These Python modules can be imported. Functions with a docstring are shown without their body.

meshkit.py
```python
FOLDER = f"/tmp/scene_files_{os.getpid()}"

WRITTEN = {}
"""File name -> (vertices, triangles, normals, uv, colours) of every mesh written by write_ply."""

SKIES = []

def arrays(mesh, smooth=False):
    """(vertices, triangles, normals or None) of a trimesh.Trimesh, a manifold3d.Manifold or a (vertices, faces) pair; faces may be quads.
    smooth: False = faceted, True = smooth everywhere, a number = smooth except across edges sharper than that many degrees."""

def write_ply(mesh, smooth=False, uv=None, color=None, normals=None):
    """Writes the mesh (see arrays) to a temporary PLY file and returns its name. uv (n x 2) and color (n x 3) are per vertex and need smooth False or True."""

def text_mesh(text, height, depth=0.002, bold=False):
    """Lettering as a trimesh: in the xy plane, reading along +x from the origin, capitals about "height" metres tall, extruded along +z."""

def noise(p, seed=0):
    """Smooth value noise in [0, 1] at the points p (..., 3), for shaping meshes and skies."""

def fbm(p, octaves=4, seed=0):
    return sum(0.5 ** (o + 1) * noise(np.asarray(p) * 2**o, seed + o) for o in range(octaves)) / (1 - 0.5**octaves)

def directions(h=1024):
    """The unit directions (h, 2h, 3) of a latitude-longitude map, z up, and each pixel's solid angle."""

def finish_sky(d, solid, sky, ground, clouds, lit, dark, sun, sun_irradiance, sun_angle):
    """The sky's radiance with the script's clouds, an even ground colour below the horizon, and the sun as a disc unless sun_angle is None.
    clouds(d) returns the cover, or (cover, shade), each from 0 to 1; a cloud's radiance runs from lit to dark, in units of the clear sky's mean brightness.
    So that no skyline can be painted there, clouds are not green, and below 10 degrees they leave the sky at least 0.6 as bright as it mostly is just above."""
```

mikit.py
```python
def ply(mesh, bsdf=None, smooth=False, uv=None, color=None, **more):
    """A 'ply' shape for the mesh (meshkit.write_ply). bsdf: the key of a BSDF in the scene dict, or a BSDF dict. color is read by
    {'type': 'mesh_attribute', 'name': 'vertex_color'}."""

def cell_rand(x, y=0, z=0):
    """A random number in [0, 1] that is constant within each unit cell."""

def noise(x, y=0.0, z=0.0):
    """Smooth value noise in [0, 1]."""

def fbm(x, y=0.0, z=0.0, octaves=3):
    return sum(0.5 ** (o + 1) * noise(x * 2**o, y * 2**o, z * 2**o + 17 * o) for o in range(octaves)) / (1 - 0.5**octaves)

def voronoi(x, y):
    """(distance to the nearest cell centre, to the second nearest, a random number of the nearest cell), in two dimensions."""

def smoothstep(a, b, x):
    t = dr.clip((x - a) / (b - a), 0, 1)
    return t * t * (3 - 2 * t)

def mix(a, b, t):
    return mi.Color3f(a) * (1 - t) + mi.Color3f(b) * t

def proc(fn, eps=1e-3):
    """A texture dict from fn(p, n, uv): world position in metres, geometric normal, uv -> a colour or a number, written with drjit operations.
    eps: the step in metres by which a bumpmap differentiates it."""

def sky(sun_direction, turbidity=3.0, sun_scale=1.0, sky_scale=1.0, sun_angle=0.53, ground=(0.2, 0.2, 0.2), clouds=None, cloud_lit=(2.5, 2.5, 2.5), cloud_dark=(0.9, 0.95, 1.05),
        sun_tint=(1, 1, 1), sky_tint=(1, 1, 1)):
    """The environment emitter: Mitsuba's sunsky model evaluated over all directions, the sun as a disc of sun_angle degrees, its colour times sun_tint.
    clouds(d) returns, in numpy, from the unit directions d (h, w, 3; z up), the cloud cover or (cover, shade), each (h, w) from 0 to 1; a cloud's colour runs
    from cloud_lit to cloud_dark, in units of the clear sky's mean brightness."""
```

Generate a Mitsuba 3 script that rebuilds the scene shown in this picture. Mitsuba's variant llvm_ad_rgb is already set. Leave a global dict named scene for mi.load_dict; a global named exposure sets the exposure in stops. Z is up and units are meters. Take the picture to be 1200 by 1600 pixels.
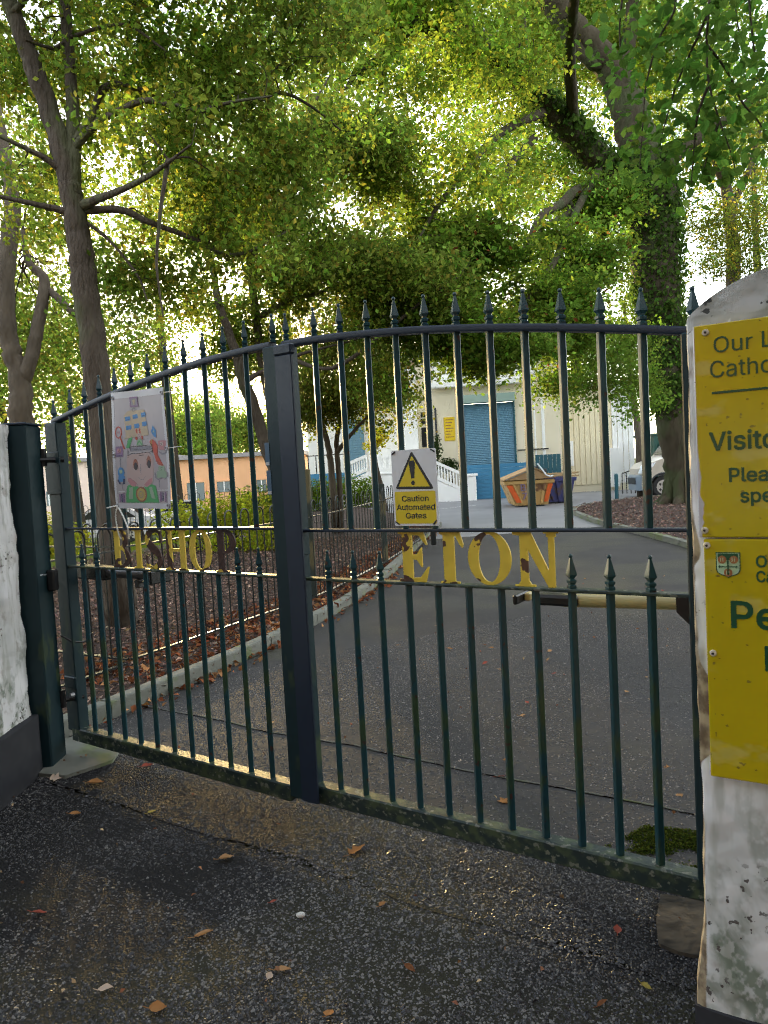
import math, numpy as np, trimesh, mitsuba as mi, drjit as dr
import mikit, meshkit
from shapely.geometry import Polygon, Point, LineString, box as sbox
from shapely import affinity
from shapely.ops import unary_union
from scipy.spatial import cKDTree
T = mi.ScalarTransform4f
scene, labels = {}, {}

# ---------------------------------------------------------------- camera, sky, exposure
EYE = 1.55
scene['camera'] = {'type': 'perspective', 'fov': 2*math.degrees(math.atan(600/1150)), 'fov_axis': 'x', 'near_clip': 0.05, 'far_clip': 900.0,
                   'to_world': T().look_at(origin=[0, 0, EYE], target=[0, math.cos(.05569652), EYE-math.sin(.05569652)],
                                           up=[0.055013,0.055583,0.996937])}
SUN = np.array((-0.237,0.963,0.131))
def cloud_cover(d):
    q = d/np.maximum(d[..., 2:3], .12)
    n = meshkit.fbm(q*np.array([.7, .7, 0])+3.1, 5, 4)
    return .22+.65*np.clip((n-.42)*3, 0, 1)
scene['sky'] = mikit.sky(SUN.tolist(), turbidity=3.0, sun_angle=2.0, sun_scale=0.62, sun_tint=(.80, 1.0, 1.5), sky_tint=(.93, .98, 1.10), clouds=cloud_cover, cloud_lit=(2.6, 2.55, 2.5), cloud_dark=(1.3, 1.35, 1.45))
exposure = 4.95

# ---------------------------------------------------------------- helpers
RNG = np.random.default_rng(7)
def ss(a, b, x):
    t = np.clip((np.asarray(x, float)-a)/(b-a), 0, 1); return t*t*(3-2*t)
def gz(x, y):                                    # height of the land
    return 0.22*ss(6, 20, y)-0.95*ss(10, 30, y)*ss(-1.5, -8, x)
used = {}
def key_for(base):
    n = used.get(base, 0); used[base] = n+1
    return base if n == 0 else f'{base}_{n:03d}'
def thing(name, label=None, cat=None, group=None, kind=None):
    k = key_for(name); labels[k] = {}
    for a, b in (('label', label), ('category', cat), ('group', group), ('kind', kind)):
        if b: labels[k][a] = b
    return k
def put(k, mesh, mat, smooth=False, color=None):
    scene[k] = mikit.ply(mesh, mat, smooth=smooth, color=color)
def part(parent, name, mesh, mat, smooth=False, label=None, kind=None, color=None):
    k = key_for(parent+'__'+name)
    put(k, mesh, mat, smooth, color)
    if label or kind: labels[k] = {a: b for a, b in (('label', label), ('kind', kind)) if b}
    return k
def single(name, mesh, mat, label, cat=None, group=None, kind=None, smooth=False, color=None):
    k = thing(name, label, cat, group, kind); put(k, mesh, mat, smooth, color); return k
cat_ = trimesh.util.concatenate
def frame(o, az, z=0):                            # local x along, y inward, z up
    c, s = math.cos(az), math.sin(az)
    return np.array([[c, -s, 0, o[0]], [s, c, 0, o[1]], [0, 0, 1, z], [0, 0, 0, 1.0]])
def tf(m, M):
    m = m.copy(); m.apply_transform(M); return m
def hull(p): return trimesh.convex.convex_hull(np.asarray(p, float))
def bx(x0, x1, y0, y1, z0, z1, b=.003):           # bevelled box
    b = min(b, .3*min(x1-x0, y1-y0, z1-z0))
    P = []
    for x, sx in ((x0, 1), (x1, -1)):
        for y, sy in ((y0, 1), (y1, -1)):
            for z, sz in ((z0, 1), (z1, -1)):
                P += [(x, y+sy*b, z+sz*b), (x+sx*b, y, z+sz*b), (x+sx*b, y+sy*b, z)]
    return hull(P)
def prism(poly, h):                               # polygon in xy, extruded along +z
    gs = getattr(poly, 'geoms', [poly])
    return cat_([trimesh.creation.extrude_polygon(g, h, engine='earcut') for g in gs if g.area > 1e-9])
UPRIGHT = np.array([[1, 0, 0, 0], [0, 0, -1, 0], [0, 1, 0, 0], [0, 0, 0, 1.0]])   # x,y -> x,z ; thickness towards -y (to the viewer)
def plate(poly, t, y=0):                          # flat upright plate in (s,z), front face at y-t
    m = tf(prism(poly, t), UPRIGHT); m.apply_translation([0, y, 0]); return m
def spline(pts, n=6):
    p = np.asarray(pts, float)
    if len(p) < 3: return np.linspace(p[0], p[-1], n+1)
    q = np.vstack([2*p[0]-p[1], p, 2*p[-1]-p[-2]]); out = []
    for i in range(1, len(q)-2):
        for t in np.linspace(0, 1, n, endpoint=False):
            a, b, c, d = q[i-1], q[i], q[i+1], q[i+2]
            out.append(.5*((2*b)+(-a+c)*t+(2*a-5*b+4*c-d)*t*t+(-a+3*b-3*c+d)*t**3))
    return np.array(out+[p[-1]])
def tube(p, r, sides=8, bump=0, seed=0, caps=True, ell=None):
    p = np.asarray(p, float); n = len(p); r = np.broadcast_to(np.asarray(r, float), (n,))
    t = np.gradient(p, axis=0); t /= np.linalg.norm(t, axis=1, keepdims=True)+1e-12
    a = np.cross(t[0], [0, 0, 1.0] if abs(t[0, 2]) < .9 else [1.0, 0, 0]); a /= np.linalg.norm(a); A = [a]
    for i in range(1, n):
        a = A[-1]-t[i]*(A[-1]@t[i]); A.append(a/(np.linalg.norm(a)+1e-12))
    A = np.array(A); B = np.cross(t, A); ang = np.arange(sides)*2*np.pi/sides
    dirs = np.cos(ang)[None, :, None]*A[:, None]+np.sin(ang)[None, :, None]*B[:, None]
    rr = np.repeat(r[:, None], sides, 1)
    if bump:
        q = p[:, None]+dirs*rr[..., None]
        rr = rr*(1+bump*2*(meshkit.fbm(q*np.array([9, 9, 2.5]), 3, seed)-.5)+bump*1.6*(meshkit.noise(q*np.array([2.2, 2.2, .9]), seed+9)-.5))
    v = (p[:, None]+dirs*rr[..., None]).reshape(-1, 3)
    i, j = np.meshgrid(np.arange(n-1), np.arange(sides), indexing='ij'); k = (j+1) % sides
    q = np.stack([i*sides+j, i*sides+k, (i+1)*sides+k, (i+1)*sides+j], -1).reshape(-1, 4)
    f = np.vstack([q[:, [0, 1, 2]], q[:, [0, 2, 3]]])
    if caps:
        v = np.vstack([v, p[:1], p[-1:]]); c0, c1 = len(v)-2, len(v)-1; js = np.arange(sides)
        f = np.vstack([f, np.stack([js*0+c0, (js+1) % sides, js], 1), np.stack([js*0+c1, (n-1)*sides+js, (n-1)*sides+(js+1) % sides], 1)])
    return trimesh.Trimesh(v, f, process=False)
def loft(rings):                                  # rings (k,n,3) -> closed-ended skin
    R = np.asarray(rings, float); k, n = R.shape[:2]
    v = np.vstack([R.reshape(-1, 3), R[0].mean(0)[None], R[-1].mean(0)[None]])
    i, j = np.meshgrid(np.arange(k-1), np.arange(n), indexing='ij'); jj = (j+1) % n
    q = np.stack([i*n+j, i*n+jj, (i+1)*n+jj, (i+1)*n+j], -1).reshape(-1, 4); js = np.arange(n)
    f = np.vstack([q[:, [0, 1, 2]], q[:, [0, 2, 3]], np.stack([js*0+k*n, (js+1) % n, js], 1), np.stack([js*0+k*n+1, (k-1)*n+js, (k-1)*n+(js+1) % n], 1)])
    return trimesh.Trimesh(v, f, process=False)
def grid(fn, nu, nv):                             # fn(U,V)->(...,3) on [0,1]^2
    U, V = np.meshgrid(np.linspace(0, 1, nu), np.linspace(0, 1, nv), indexing='ij')
    v = fn(U, V).reshape(-1, 3); i, j = np.meshgrid(np.arange(nu-1), np.arange(nv-1), indexing='ij')
    a = i*nv+j; q = np.stack([a, a+nv, a+nv+1, a+1], -1).reshape(-1, 4)
    return trimesh.Trimesh(v, np.vstack([q[:, [0, 1, 2]], q[:, [0, 2, 3]]]), process=False)
def sheet(poly, dz, step):                        # polygon draped on the land, dz above it
    p = Polygon(poly) if not hasattr(poly, 'area') else poly
    v, f = trimesh.creation.triangulate_polygon(p.segmentize(step), engine='earcut')
    m = trimesh.Trimesh(np.c_[v, np.zeros(len(v))], f)
    for _ in range(14):
        e = m.edges_unique_length
        if e.max() < step*1.6: break
        vv, ff = trimesh.remesh.subdivide_to_size(m.vertices, m.faces, step*1.6, max_iter=14); m = trimesh.Trimesh(vv, ff); break
    m.vertices[:, 2] = gz(m.vertices[:, 0], m.vertices[:, 1])+dz
    if m.face_normals[:, 2].mean() < 0: m.invert()
    return m
def quads(P, U, V):                               # many small quads: centres, half axes
    n = len(P); v = np.stack([P-U-V, P+U-V, P+U+V, P-U+V], 1).reshape(-1, 3); b = np.arange(n)[:, None]*4
    return v, np.vstack([b+[0, 1, 2], b+[0, 2, 3]])

# ---------------------------------------------------------------- materials
def rgb(c): return {'type': 'rgb', 'value': list(map(float, c))} if not callable(c) else mikit.proc(c)
def mat(name, c, rough=.6, spec=.5, metallic=0, bump=None, bs=1.0, eps=1e-3, **kw):
    b = {'type': 'principled', 'base_color': rgb(c), 'roughness': rough if not callable(rough) else mikit.proc(rough), 'specular': spec, 'metallic': metallic, **kw}
    if bump: b = {'type': 'bumpmap', 'arbitrary': mikit.proc(bump, eps), 'scale': bs, 'bsdf': b}
    scene[name] = {'type': 'twosided', 'bsdf': b}; return name
def thin(name, c=None, dt=1.0, rough=.5):
    scene[name] = {'type': 'principledthin', 'base_color': rgb(c) if c else {'type': 'mesh_attribute', 'name': 'vertex_color'}, 'roughness': rough, 'diff_trans': dt, 'spec_trans': 0.0, 'eta': 1.4}
    return name
fbm, noise, sst, mix, voro = mikit.fbm, mikit.noise, mikit.smoothstep, mikit.mix, mikit.voronoi
def green_fn(p, n, uv):                           # dark blue-green gloss paint, algae growing in patches low on the bars, rust chips
    base = mix((.011, .042, .060), (.013, .050, .056), noise(p.x*5, p.y*5, p.z*2))
    f = fbm(p.x*22, p.y*22, p.z*9, 4)
    edge = .68-.20*sst(.28, .42, p.z)*(1-sst(.60, .80, p.z))+.5*sst(.80, 1.2, p.z)
    c = mix(base, (.036, .062, .024), sst(edge-.14, edge+.14, f)*.8)
    chip = sst(.74, .76, fbm(p.x*38+5, p.y*38, p.z*30, 3))
    return mix(c, (.05, .026, .022), chip)
mat('green_paint', green_fn, .24, .5)
mat('stile_paint', lambda p, n, uv: mix(mix((.007, .022, .030), (.010, .030, .034), fbm(p.x*9, p.y*9, p.z*3, 3)), (.040, .060, .026), sst(.56, .74, fbm(p.x*20+2, p.y*20, p.z*6, 4))*sst(.1, .3, p.z)*(1-sst(.6, 1.0, p.z))*.8), .5, .3)
def algae_rail_fn(p, n, uv):
    f = fbm(p.x*26, p.y*26, p.z*26, 5)
    c = mix((.014, .028, .028), (.05, .072, .034), sst(.38, .70, f))
    return mix(c, (.13, .14, .11), sst(.60, .72, fbm(p.x*55+4, p.y*55, p.z*55, 3)))
mat('algae_paint', algae_rail_fn, .5, .45)
mat('dark_paint', (.014, .024, .044), .42, .4)
def letter_fn(p, n, uv):                          # yellow paint flaking from rusty steel
    a = sst(LETTER_LO, LETTER_LO+.015, fbm(p.x*17+3.3, p.y*17, p.z*13+1.7, 4))
    y = mix((.66, .49, .05), (.58, .42, .04), noise(p.x*30, p.y*30, p.z*30))
    return mix(y, mix((.045, .022, .018), (.11, .05, .025), noise(p.x*60, p.y*60, p.z*60)), a)
LETTER_LO = .655
mat('letter_yellow', letter_fn, .45, .4)
def letter_dark_fn(p, n, uv):
    return mix((.50, .34, .05), mix((.030, .016, .018), (.07, .034, .024), noise(p.x*60, p.y*60, p.z*60)), sst(.33, .345, fbm(p.x*9+2.1, p.y*9, p.z*7+.4, 4)))
mat('letter_dark', letter_dark_fn, .5, .4)
def letter_rust_fn(p, n, uv):
    a = sst(.53, .545, fbm(p.x*9+7.1, p.y*9, p.z*7+.4, 4))
    return mix((.62, .46, .06), mix((.035, .018, .017), (.08, .036, .022), noise(p.x*60, p.y*60, p.z*60)), a)
mat('letter_rusty', letter_rust_fn, .5, .4)
def render_fn(p, n, uv):                          # old white masonry paint with stains, chips and algae
    f = fbm(p.x*7, p.y*7, p.z*4.5, 5)
    c = mix((.76, .76, .76), (.56, .57, .56), sst(.35, .72, f))
    c = mix(c, (.30, .31, .25), sst(.50, .75, fbm(p.x*34, p.y*34, p.z*5, 4))*.55)
    wx = p.x+.05*fbm(p.x*9, p.y*9, p.z*9, 3)
    alg = sst(.42, .64, fbm(wx*13+p.z*5+20, p.y*13, p.z*5.5, 5))*(1-sst(.45, .95, p.z))
    c = mix(c, mix((.20, .24, .18), (.10, .13, .09), fbm(p.x*40, p.y*40, p.z*25, 3)), alg*.9*(.35+.65*sst(.36, .56, fbm(p.x*70, p.y*70, p.z*45, 3))))
    dirt = sst(.60, .74, fbm(p.x*15+31, p.y*15+p.z*4, p.z*11, 5))
    c = mix(c, (.27, .24, .20), dirt*.55)
    zone = sst(.50, .62, fbm(p.x*5+2, p.y*5, p.z*5, 3))
    chip = sst(.665, .675, fbm(p.x*80+9, p.y*80, p.z*60, 4))*zone
    return mix(c, (.10, .09, .085), chip)
PSX, PSY = math.cos(-.55), math.sin(-.55)
def pier_fn(p, n, uv):                            # as above, the paint flaked off along the arris nearest the gate
    s = (p.x-.64)*PSX+(p.y-1.616)*PSY
    e = s-.030-.012*fbm(p.z*9, 4., 1., 4)-.030*sst(.45, .7, fbm(p.z*5+3, 2., 0., 4))*sst(.75, .95, p.z)*(1-sst(1.25, 1.45, p.z))
    return mix(mix((.40, .33, .22), (.15, .11, .07), sst(.35, .68, fbm(p.x*40, p.y*40, p.z*28, 4))), render_fn(p, n, uv), sst(-.002, .003, e))
for nm_, fn_ in (('white_render', render_fn), ('pier_render', pier_fn)): mat(nm_, fn_, .75, .3, bump=lambda p, n, uv: fbm(p.x*9, p.y*9, p.z*9, 4)*.02+fbm(p.x*60, p.y*60, p.z*60, 2)*.0015, eps=.002)
def cap_fn(p, n, uv):
    f = fbm(p.x*12, p.y*12, p.z*16, 5)
    c = mix((.48, .49, .49), (.30, .31, .29), sst(.35, .65, f))
    c = mix(c, (.50, .51, .52), sst(.60, .72, fbm(p.x*9+3, p.y*9, p.z*20, 4)))
    return mix(c, (.07, .075, .075), sst(.64, .67, fbm(p.x*34, p.y*34, p.z*40, 3)))
mat('cap_stone', cap_fn, .85, .2, bump=lambda p, n, uv: fbm(p.x*30, p.y*30, p.z*30, 4)*.006, eps=.002)
mat('plinth_paint', lambda p, n, uv: mix((.018, .020, .027), (.035, .036, .04), fbm(p.x*9, p.y*9, p.z*9, 4)), .7, .35)
def sign_fn(p, n, uv):                            # sun-faded print; the film has lifted pale along the lower left edge, a few specks of dirt
    s = (p.x-.64)*PSX+(p.y-1.616)*PSY-(0.051,1.817)[0]
    c = mix((.52, .41, .008), (.46, .36, .008), fbm(p.x*5, p.y*5, p.z*6, 4))
    c = mix(c, (.56, .50, .22), sst(.60, .78, fbm(p.x*16+5, p.y*16, p.z*22, 4))*.35)
    lift = (1-sst(.0, .0035, s-.024*fbm(p.z*26, 3., 0., 4)*sst(1.30, 1.36, p.z)*(1-sst(1.40, 1.58, p.z))-.001))*sst(1.36, 1.37, p.z)
    c = mix(c, (.50, .49, .52), lift)
    return mix(c, (.14, .10, .03), sst(.79, .82, fbm(p.x*90, p.y*90, p.z*90, 2))*.7)
mat('sign_yellow', sign_fn, lambda p, n, uv: .12+.10*fbm(p.x*8, p.y*8, p.z*8, 3), .5)
mat('sign_green', (.012, .075, .035), .25, .5)
mat('sign_pale', (.42, .58, .36), .25); mat('crest_red', (.32, .13, .05), .3)
mat('screw_cream', (.55, .50, .38), .4); mat('black_plastic', (.012, .012, .013), .4); mat('tie_white', (.75, .75, .73), .4)
mat('caution_white', (.62, .63, .66), .3); mat('caution_yellow', (.62, .47, .01), .3); mat('print_black', (.012, .012, .014), .4)
mat('ram_dark', (.05, .045, .045), .4); mat('galvanised', (.34, .35, .37), .35, .5, .6); mat('ram_cream', (.50, .43, .20), .3); mat('sticker', (.05, .10, .16), .4); mat('label_grey', (.42, .44, .46), .4)
def tar_fn(p, n, uv):
    f1, f2, w = voro(p.x*95, p.y*95)
    g = fbm(p.x*1.3, p.y*1.3, 0, 4)
    c = mix((.006, .006, .007), (.022, .021, .021), w*(1-sst(.2, .5, f1)))
    c = mix(c, (.032, .030, .015), sst(.52, .70, fbm(p.x*1.1+4, p.y*1.1+9, 0, 4))*.8)
    return mix(c, (.017, .017, .018), sst(.4, .7, g)*.4)
mat('tarmac', tar_fn, .65, .25, bump=lambda p, n, uv: (1-sst(.05, .55, voro(p.x*95, p.y*95)[0]))*.0035+fbm(p.x*7, p.y*7, 0, 3)*.006, eps=.0015)
mat('old_tarmac', lambda p, n, uv: mix(mix((.048, .047, .047), (.030, .029, .029), fbm(p.x*1.7, p.y*1.7, 0, 4)), mix((.040, .048, .014), (.10, .09, .08), noise(p.x*130, p.y*130)), sst(.50, .74, fbm(p.x*.8+2, p.y*1.1, 0, 4))*.5+.28*sst(.72, .8, noise(p.x*75, p.y*75))), .75, .2,
    bump=lambda p, n, uv: noise(p.x*85, p.y*85)*.0022+fbm(p.x*9, p.y*9, 0, 3)*.006, eps=.002)
mat('yard_paving', lambda p, n, uv: mix((.20, .20, .21), (.15, .15, .158), fbm(p.x*1.2, p.y*1.2, 0, 4)), .6, .4)
mat('road_paint', (.5, .5, .5), .6)
mat('chipping', (.031, .030, .032), .36, .5)
mat('chipping_pale', (.165, .16, .152), .5, .35)
mat('drive_grit', (.080, .077, .075), .7, .25)
mat('drive_grit_pale', (.21, .19, .175), .7, .25)
mat('concrete', lambda p, n, uv: mix(mix((.19, .19, .165), (.11, .12, .10), fbm(p.x*9, p.y*9, p.z*9, 4)), (.12, .15, .06), sst(.52, .72, fbm(p.x*5+8, p.y*5, p.z*5, 4))*.8), .8, .3, bump=lambda p, n, uv: fbm(p.x*25, p.y*25, p.z*25, 3)*.006, eps=.002)
mat('dirty_pad', lambda p, n, uv: mix((.11, .09, .065), (.030, .027, .022), sst(.35, .6, fbm(p.x*7, p.y*13, 0, 4))), .85, .2, bump=lambda p, n, uv: fbm(p.x*40, p.y*40, 0, 3)*.008, eps=.002)
mat('soil', lambda p, n, uv: mix((.062, .042, .035), (.032, .023, .019), fbm(p.x*6, p.y*6, 0, 4)), .9, .2)
mat('lawn_soil', (.05, .06, .02), .9, .2)
thin('grass_blade', (.16, .22, .025), 1.0)
mat('fence_black', (.012, .014, .014), .30, .5)
mat('fence_post', lambda p, n, uv: mix((.03, .04, .034), (.20, .16, .07), sst(.5, .65, fbm(p.x*8, p.y*8, p.z*3, 3))*.5), .7, .3)
def bark_fn(p, n, uv):
    f = fbm(p.x*16, p.y*16, p.z*4, 4)
    c = mix((.060, .047, .038), (.12, .10, .08), f)
    return mix(c, (.10, .115, .06), sst(.52, .70, fbm(p.x*4+3, p.y*4, p.z*1.6, 3))*.6)
mat('bark', bark_fn, .9, .2, bump=lambda p, n, uv: (1-dr.abs(fbm(p.x*24, p.y*24, p.z*4, 3)*2-1))*.03, eps=.004)
mat('bark_dark', lambda p, n, uv: mix(mix((.036, .030, .019), (.075, .062, .042), fbm(p.x*9, p.y*9, p.z*2.2, 4)), (.050, .066, .028), sst(.45, .65, fbm(p.x*3+3, p.y*3, p.z*1.2, 3))*.7), .9, .2, bump=lambda p, n, uv: fbm(p.x*13, p.y*13, p.z*3, 3)*.05, eps=.006)
mat('bark_warm', lambda p, n, uv: mix((.070, .056, .043), (.14, .116, .09), fbm(p.x*16, p.y*16, p.z*4, 4)), .9, .2, bump=lambda p, n, uv: fbm(p.x*22, p.y*22, p.z*6, 3)*.02, eps=.004)
mat('twig_bark', (.055, .043, .032), .9, .2)
thin('leaf', None, 1.25, .45)
thin('fallen_tan', (.46, .27, .13), .5); thin('fallen_orange', (.40, .20, .08), .5); thin('fallen_brown', (.20, .085, .04), .4)
thin('fallen_pale', (.58, .46, .36), .5); thin('fallen_yellow', (.48, .38, .10), .5); thin('fallen_red', (.36, .10, .07), .5)
thin('litter_leaf', None, .4, .6)

# ---------------------------------------------------------------- the setting: land, paving, kerbs
R_O, R_AZ = (-.3686, 3.242), -.58175              # right leaf: first point and direction
L_O, L_AZ = (-1.8276, 4.2184), -.60871            # left leaf
FR, FL = frame(R_O, R_AZ), frame(L_O, L_AZ)
def gp(s, y): q = FR@np.array([s, y, 0, 1]); return (q[0], q[1])
xs = np.r_[-600, -250, -120, np.arange(-60, 60.1, 2), 120, 250, 600]; ys = np.r_[-600, -250, -100, -40, np.arange(-20, 70.1, 2), 120, 250, 600]
X, Y = np.meshgrid(xs, ys, indexing='ij')
def land(U, V):
    return np.stack([X, Y, gz(X, Y)-.06], -1)
single('ground', grid(land, len(xs), len(ys)), 'lawn_soil', 'bare earth and rough grass ground beyond the paved areas', kind='structure')
KERB_L = [(-1.945,4.654,0.12),(-1.498,5.558,0.12),(-1.036,6.657,0.121),(-0.354,8.63,0.14),(0.147,10.814,0.18),(0.699,13.888,0.251),(1.313,16.914,0.313)]
kl = spline([(-2.35, 3.95, 0)]+KERB_L, 6)[:, :2]
KERB_R = [(1.75, 2.2), (2.9, 3.2), (4.2, 5.2), (4.7, 8.0), (4.69, 11.26), (4.60, 13.38), (4.50, 14.44), (4.48, 15.9), (4.55, 17.17), (4.75, 18.6), (5.4, 20.2), (6.6, 21.6), (8.3, 22.6), (11, 23.0)]
kr = spline([(x, y, 0) for x, y in KERB_R], 5)[:, :2]
# forecourt and drive: strips of tarmac laid one after another, each a few millimetres proud of its neighbour
E1, E2, E3 = -.34, .16, .74
fore = Polygon([gp(-2.6, E1), gp(3.2, E1), (6, -1.5), (6, -9), (-9, -9), (-9, 3.0), (-2.6, 4.6)])
single('forecourt', sheet(fore, .0, .35), 'tarmac', 'dark worn tarmac forecourt in front of the gates', kind='structure')
def wavy(e, seed):
    s = np.linspace(-2.2, 3.0, 60); return [gp(a, e+.018*math.sin(a*5+seed)+.03*(float(meshkit.noise(np.array([a*6, seed, 0.])))-.5)) for a in s]
w1, w2, w3 = wavy(E1, 1), wavy(E2, 2), wavy(E3, 3)
single('tarmac_strip', sheet(Polygon(w1+w2[::-1]), .003, .3), 'tarmac', 'tarmac strip right under the gates', kind='structure')
single('tarmac_strip_001', sheet(Polygon(w2+w3[::-1]), .012, .3), 'old_tarmac', 'trench patch of tarmac just inside the gates', kind='structure')
for i, (w, z) in enumerate(((w2, .012), (w3, .018))):                          # the proud edges of the strips
    single('tarmac_joint', cat_([tube([(a[0], a[1], float(gz(*a))+z-.0005) for a in w[j:j+2]], .0032+.002*((j*7) % 5)/5, 5) for j in range(0, 59) if (j*j*13+j) % 7 < 4]), 'concrete', 'gritty raised joint line across the drive tarmac', kind='structure')
drive_poly = Polygon(w3+[(3.3, 3.4)]+[tuple(q) for q in kr if q[1] > 3.6 and q[1] < 15]+[(4.5, 15.0), (1.0, 14.4)]+[tuple(q) for q in kl[::-1] if 5.0 < q[1] < 14.4])
single('driveway', sheet(drive_poly.buffer(0), .018, .5), 'old_tarmac', 'mossy grey tarmac driveway running up behind the gates', kind='structure')
yard_poly = Polygon([(.97, 14.4), (4.5, 15.0)]+[tuple(q) for q in kr if q[1] > 15]+[(30, 24), (30, 31), (-4, 31), (-4, 27), (-1, 27)]+[tuple(q) for q in kl[::-1] if q[1] > 14.2])
single('yard', sheet(yard_poly.buffer(0), .012, 1.2), 'yard_paving', 'pale blue grey paved yard before the building', kind='structure')
a, b = np.array((1.844,23.503,0.22)), np.array((3.061,24.694,0.22))
single('parking_line', sheet(LineString([a[:2], b[:2]]).buffer(.05), .018, .5), 'road_paint', 'white parking line on the yard', kind='structure')
left_bed = Polygon([tuple(q) for q in kl]+[(-1, 27), (-4, 27), (-6, 12.5), (-8, 11.5), (-8, 4.4), (-2.4, 4.3)]).buffer(0)
single('planting_bed', sheet(left_bed, .085, .7), 'soil', 'brown leaf covered earth behind the railings', kind='structure')
lawn_poly = Polygon([(-3.6, 13.2), (-6, 12.5), (-8, 11.5), (-26, 11), (-30, 28), (-4, 28)])
single('lawn', sheet(lawn_poly, .05, 1.0), 'lawn_soil', 'sunlit lawn beyond the earth bed', kind='structure')
right_bed = Polygon([tuple(q) for q in kr if q[1] > 5]+[(14, 23.0), (14, 5)]).buffer(0)
single('planting_bed_001', sheet(right_bed, .10, .8), 'soil', 'brown mulch bed round the big beech trunk', kind='structure')
def kerb(name, line, up, side, w, label, n_stone):
    k = thing(name, label, kind='structure'); L = LineString(line); n = int(L.length/.92)
    for i in range(n):
        s0, s1 = i*L.length/n+.006, (i+1)*L.length/n-.006
        if L.interpolate(s0).y > 24: continue
        dz = (RNG.random()-.5)*.012
        rings = []
        for t in np.linspace(s0, s1, 4):
            p, q = np.array(L.interpolate(t).coords[0]), np.array(L.interpolate(min(t+.01, L.length)).coords[0])
            if t+.01 > L.length: q = p; p = np.array(L.interpolate(t-.01).coords[0])
            d = (q-p)/np.linalg.norm(q-p); nrm = np.array([-d[1], d[0]])*side; z = float(gz(*p))+dz
            prof = [(0, -.05), (0, up-.022), (.006, up-.006), (.022, up), (w-.012, up), (w, up-.012), (w, -.05)]
            rings.append([(*(p+nrm*a), z+b) for a, b in prof])
        part(k, 'stone', loft(rings), 'concrete', 35)
kerb('kerb', kl, .125, 1, .11, 'mossy concrete kerb along the left of the drive', 0)
kerb('kerb_001', kr, .115, -1, .12, 'pale concrete kerb round the mulch bed', 0)
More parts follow.
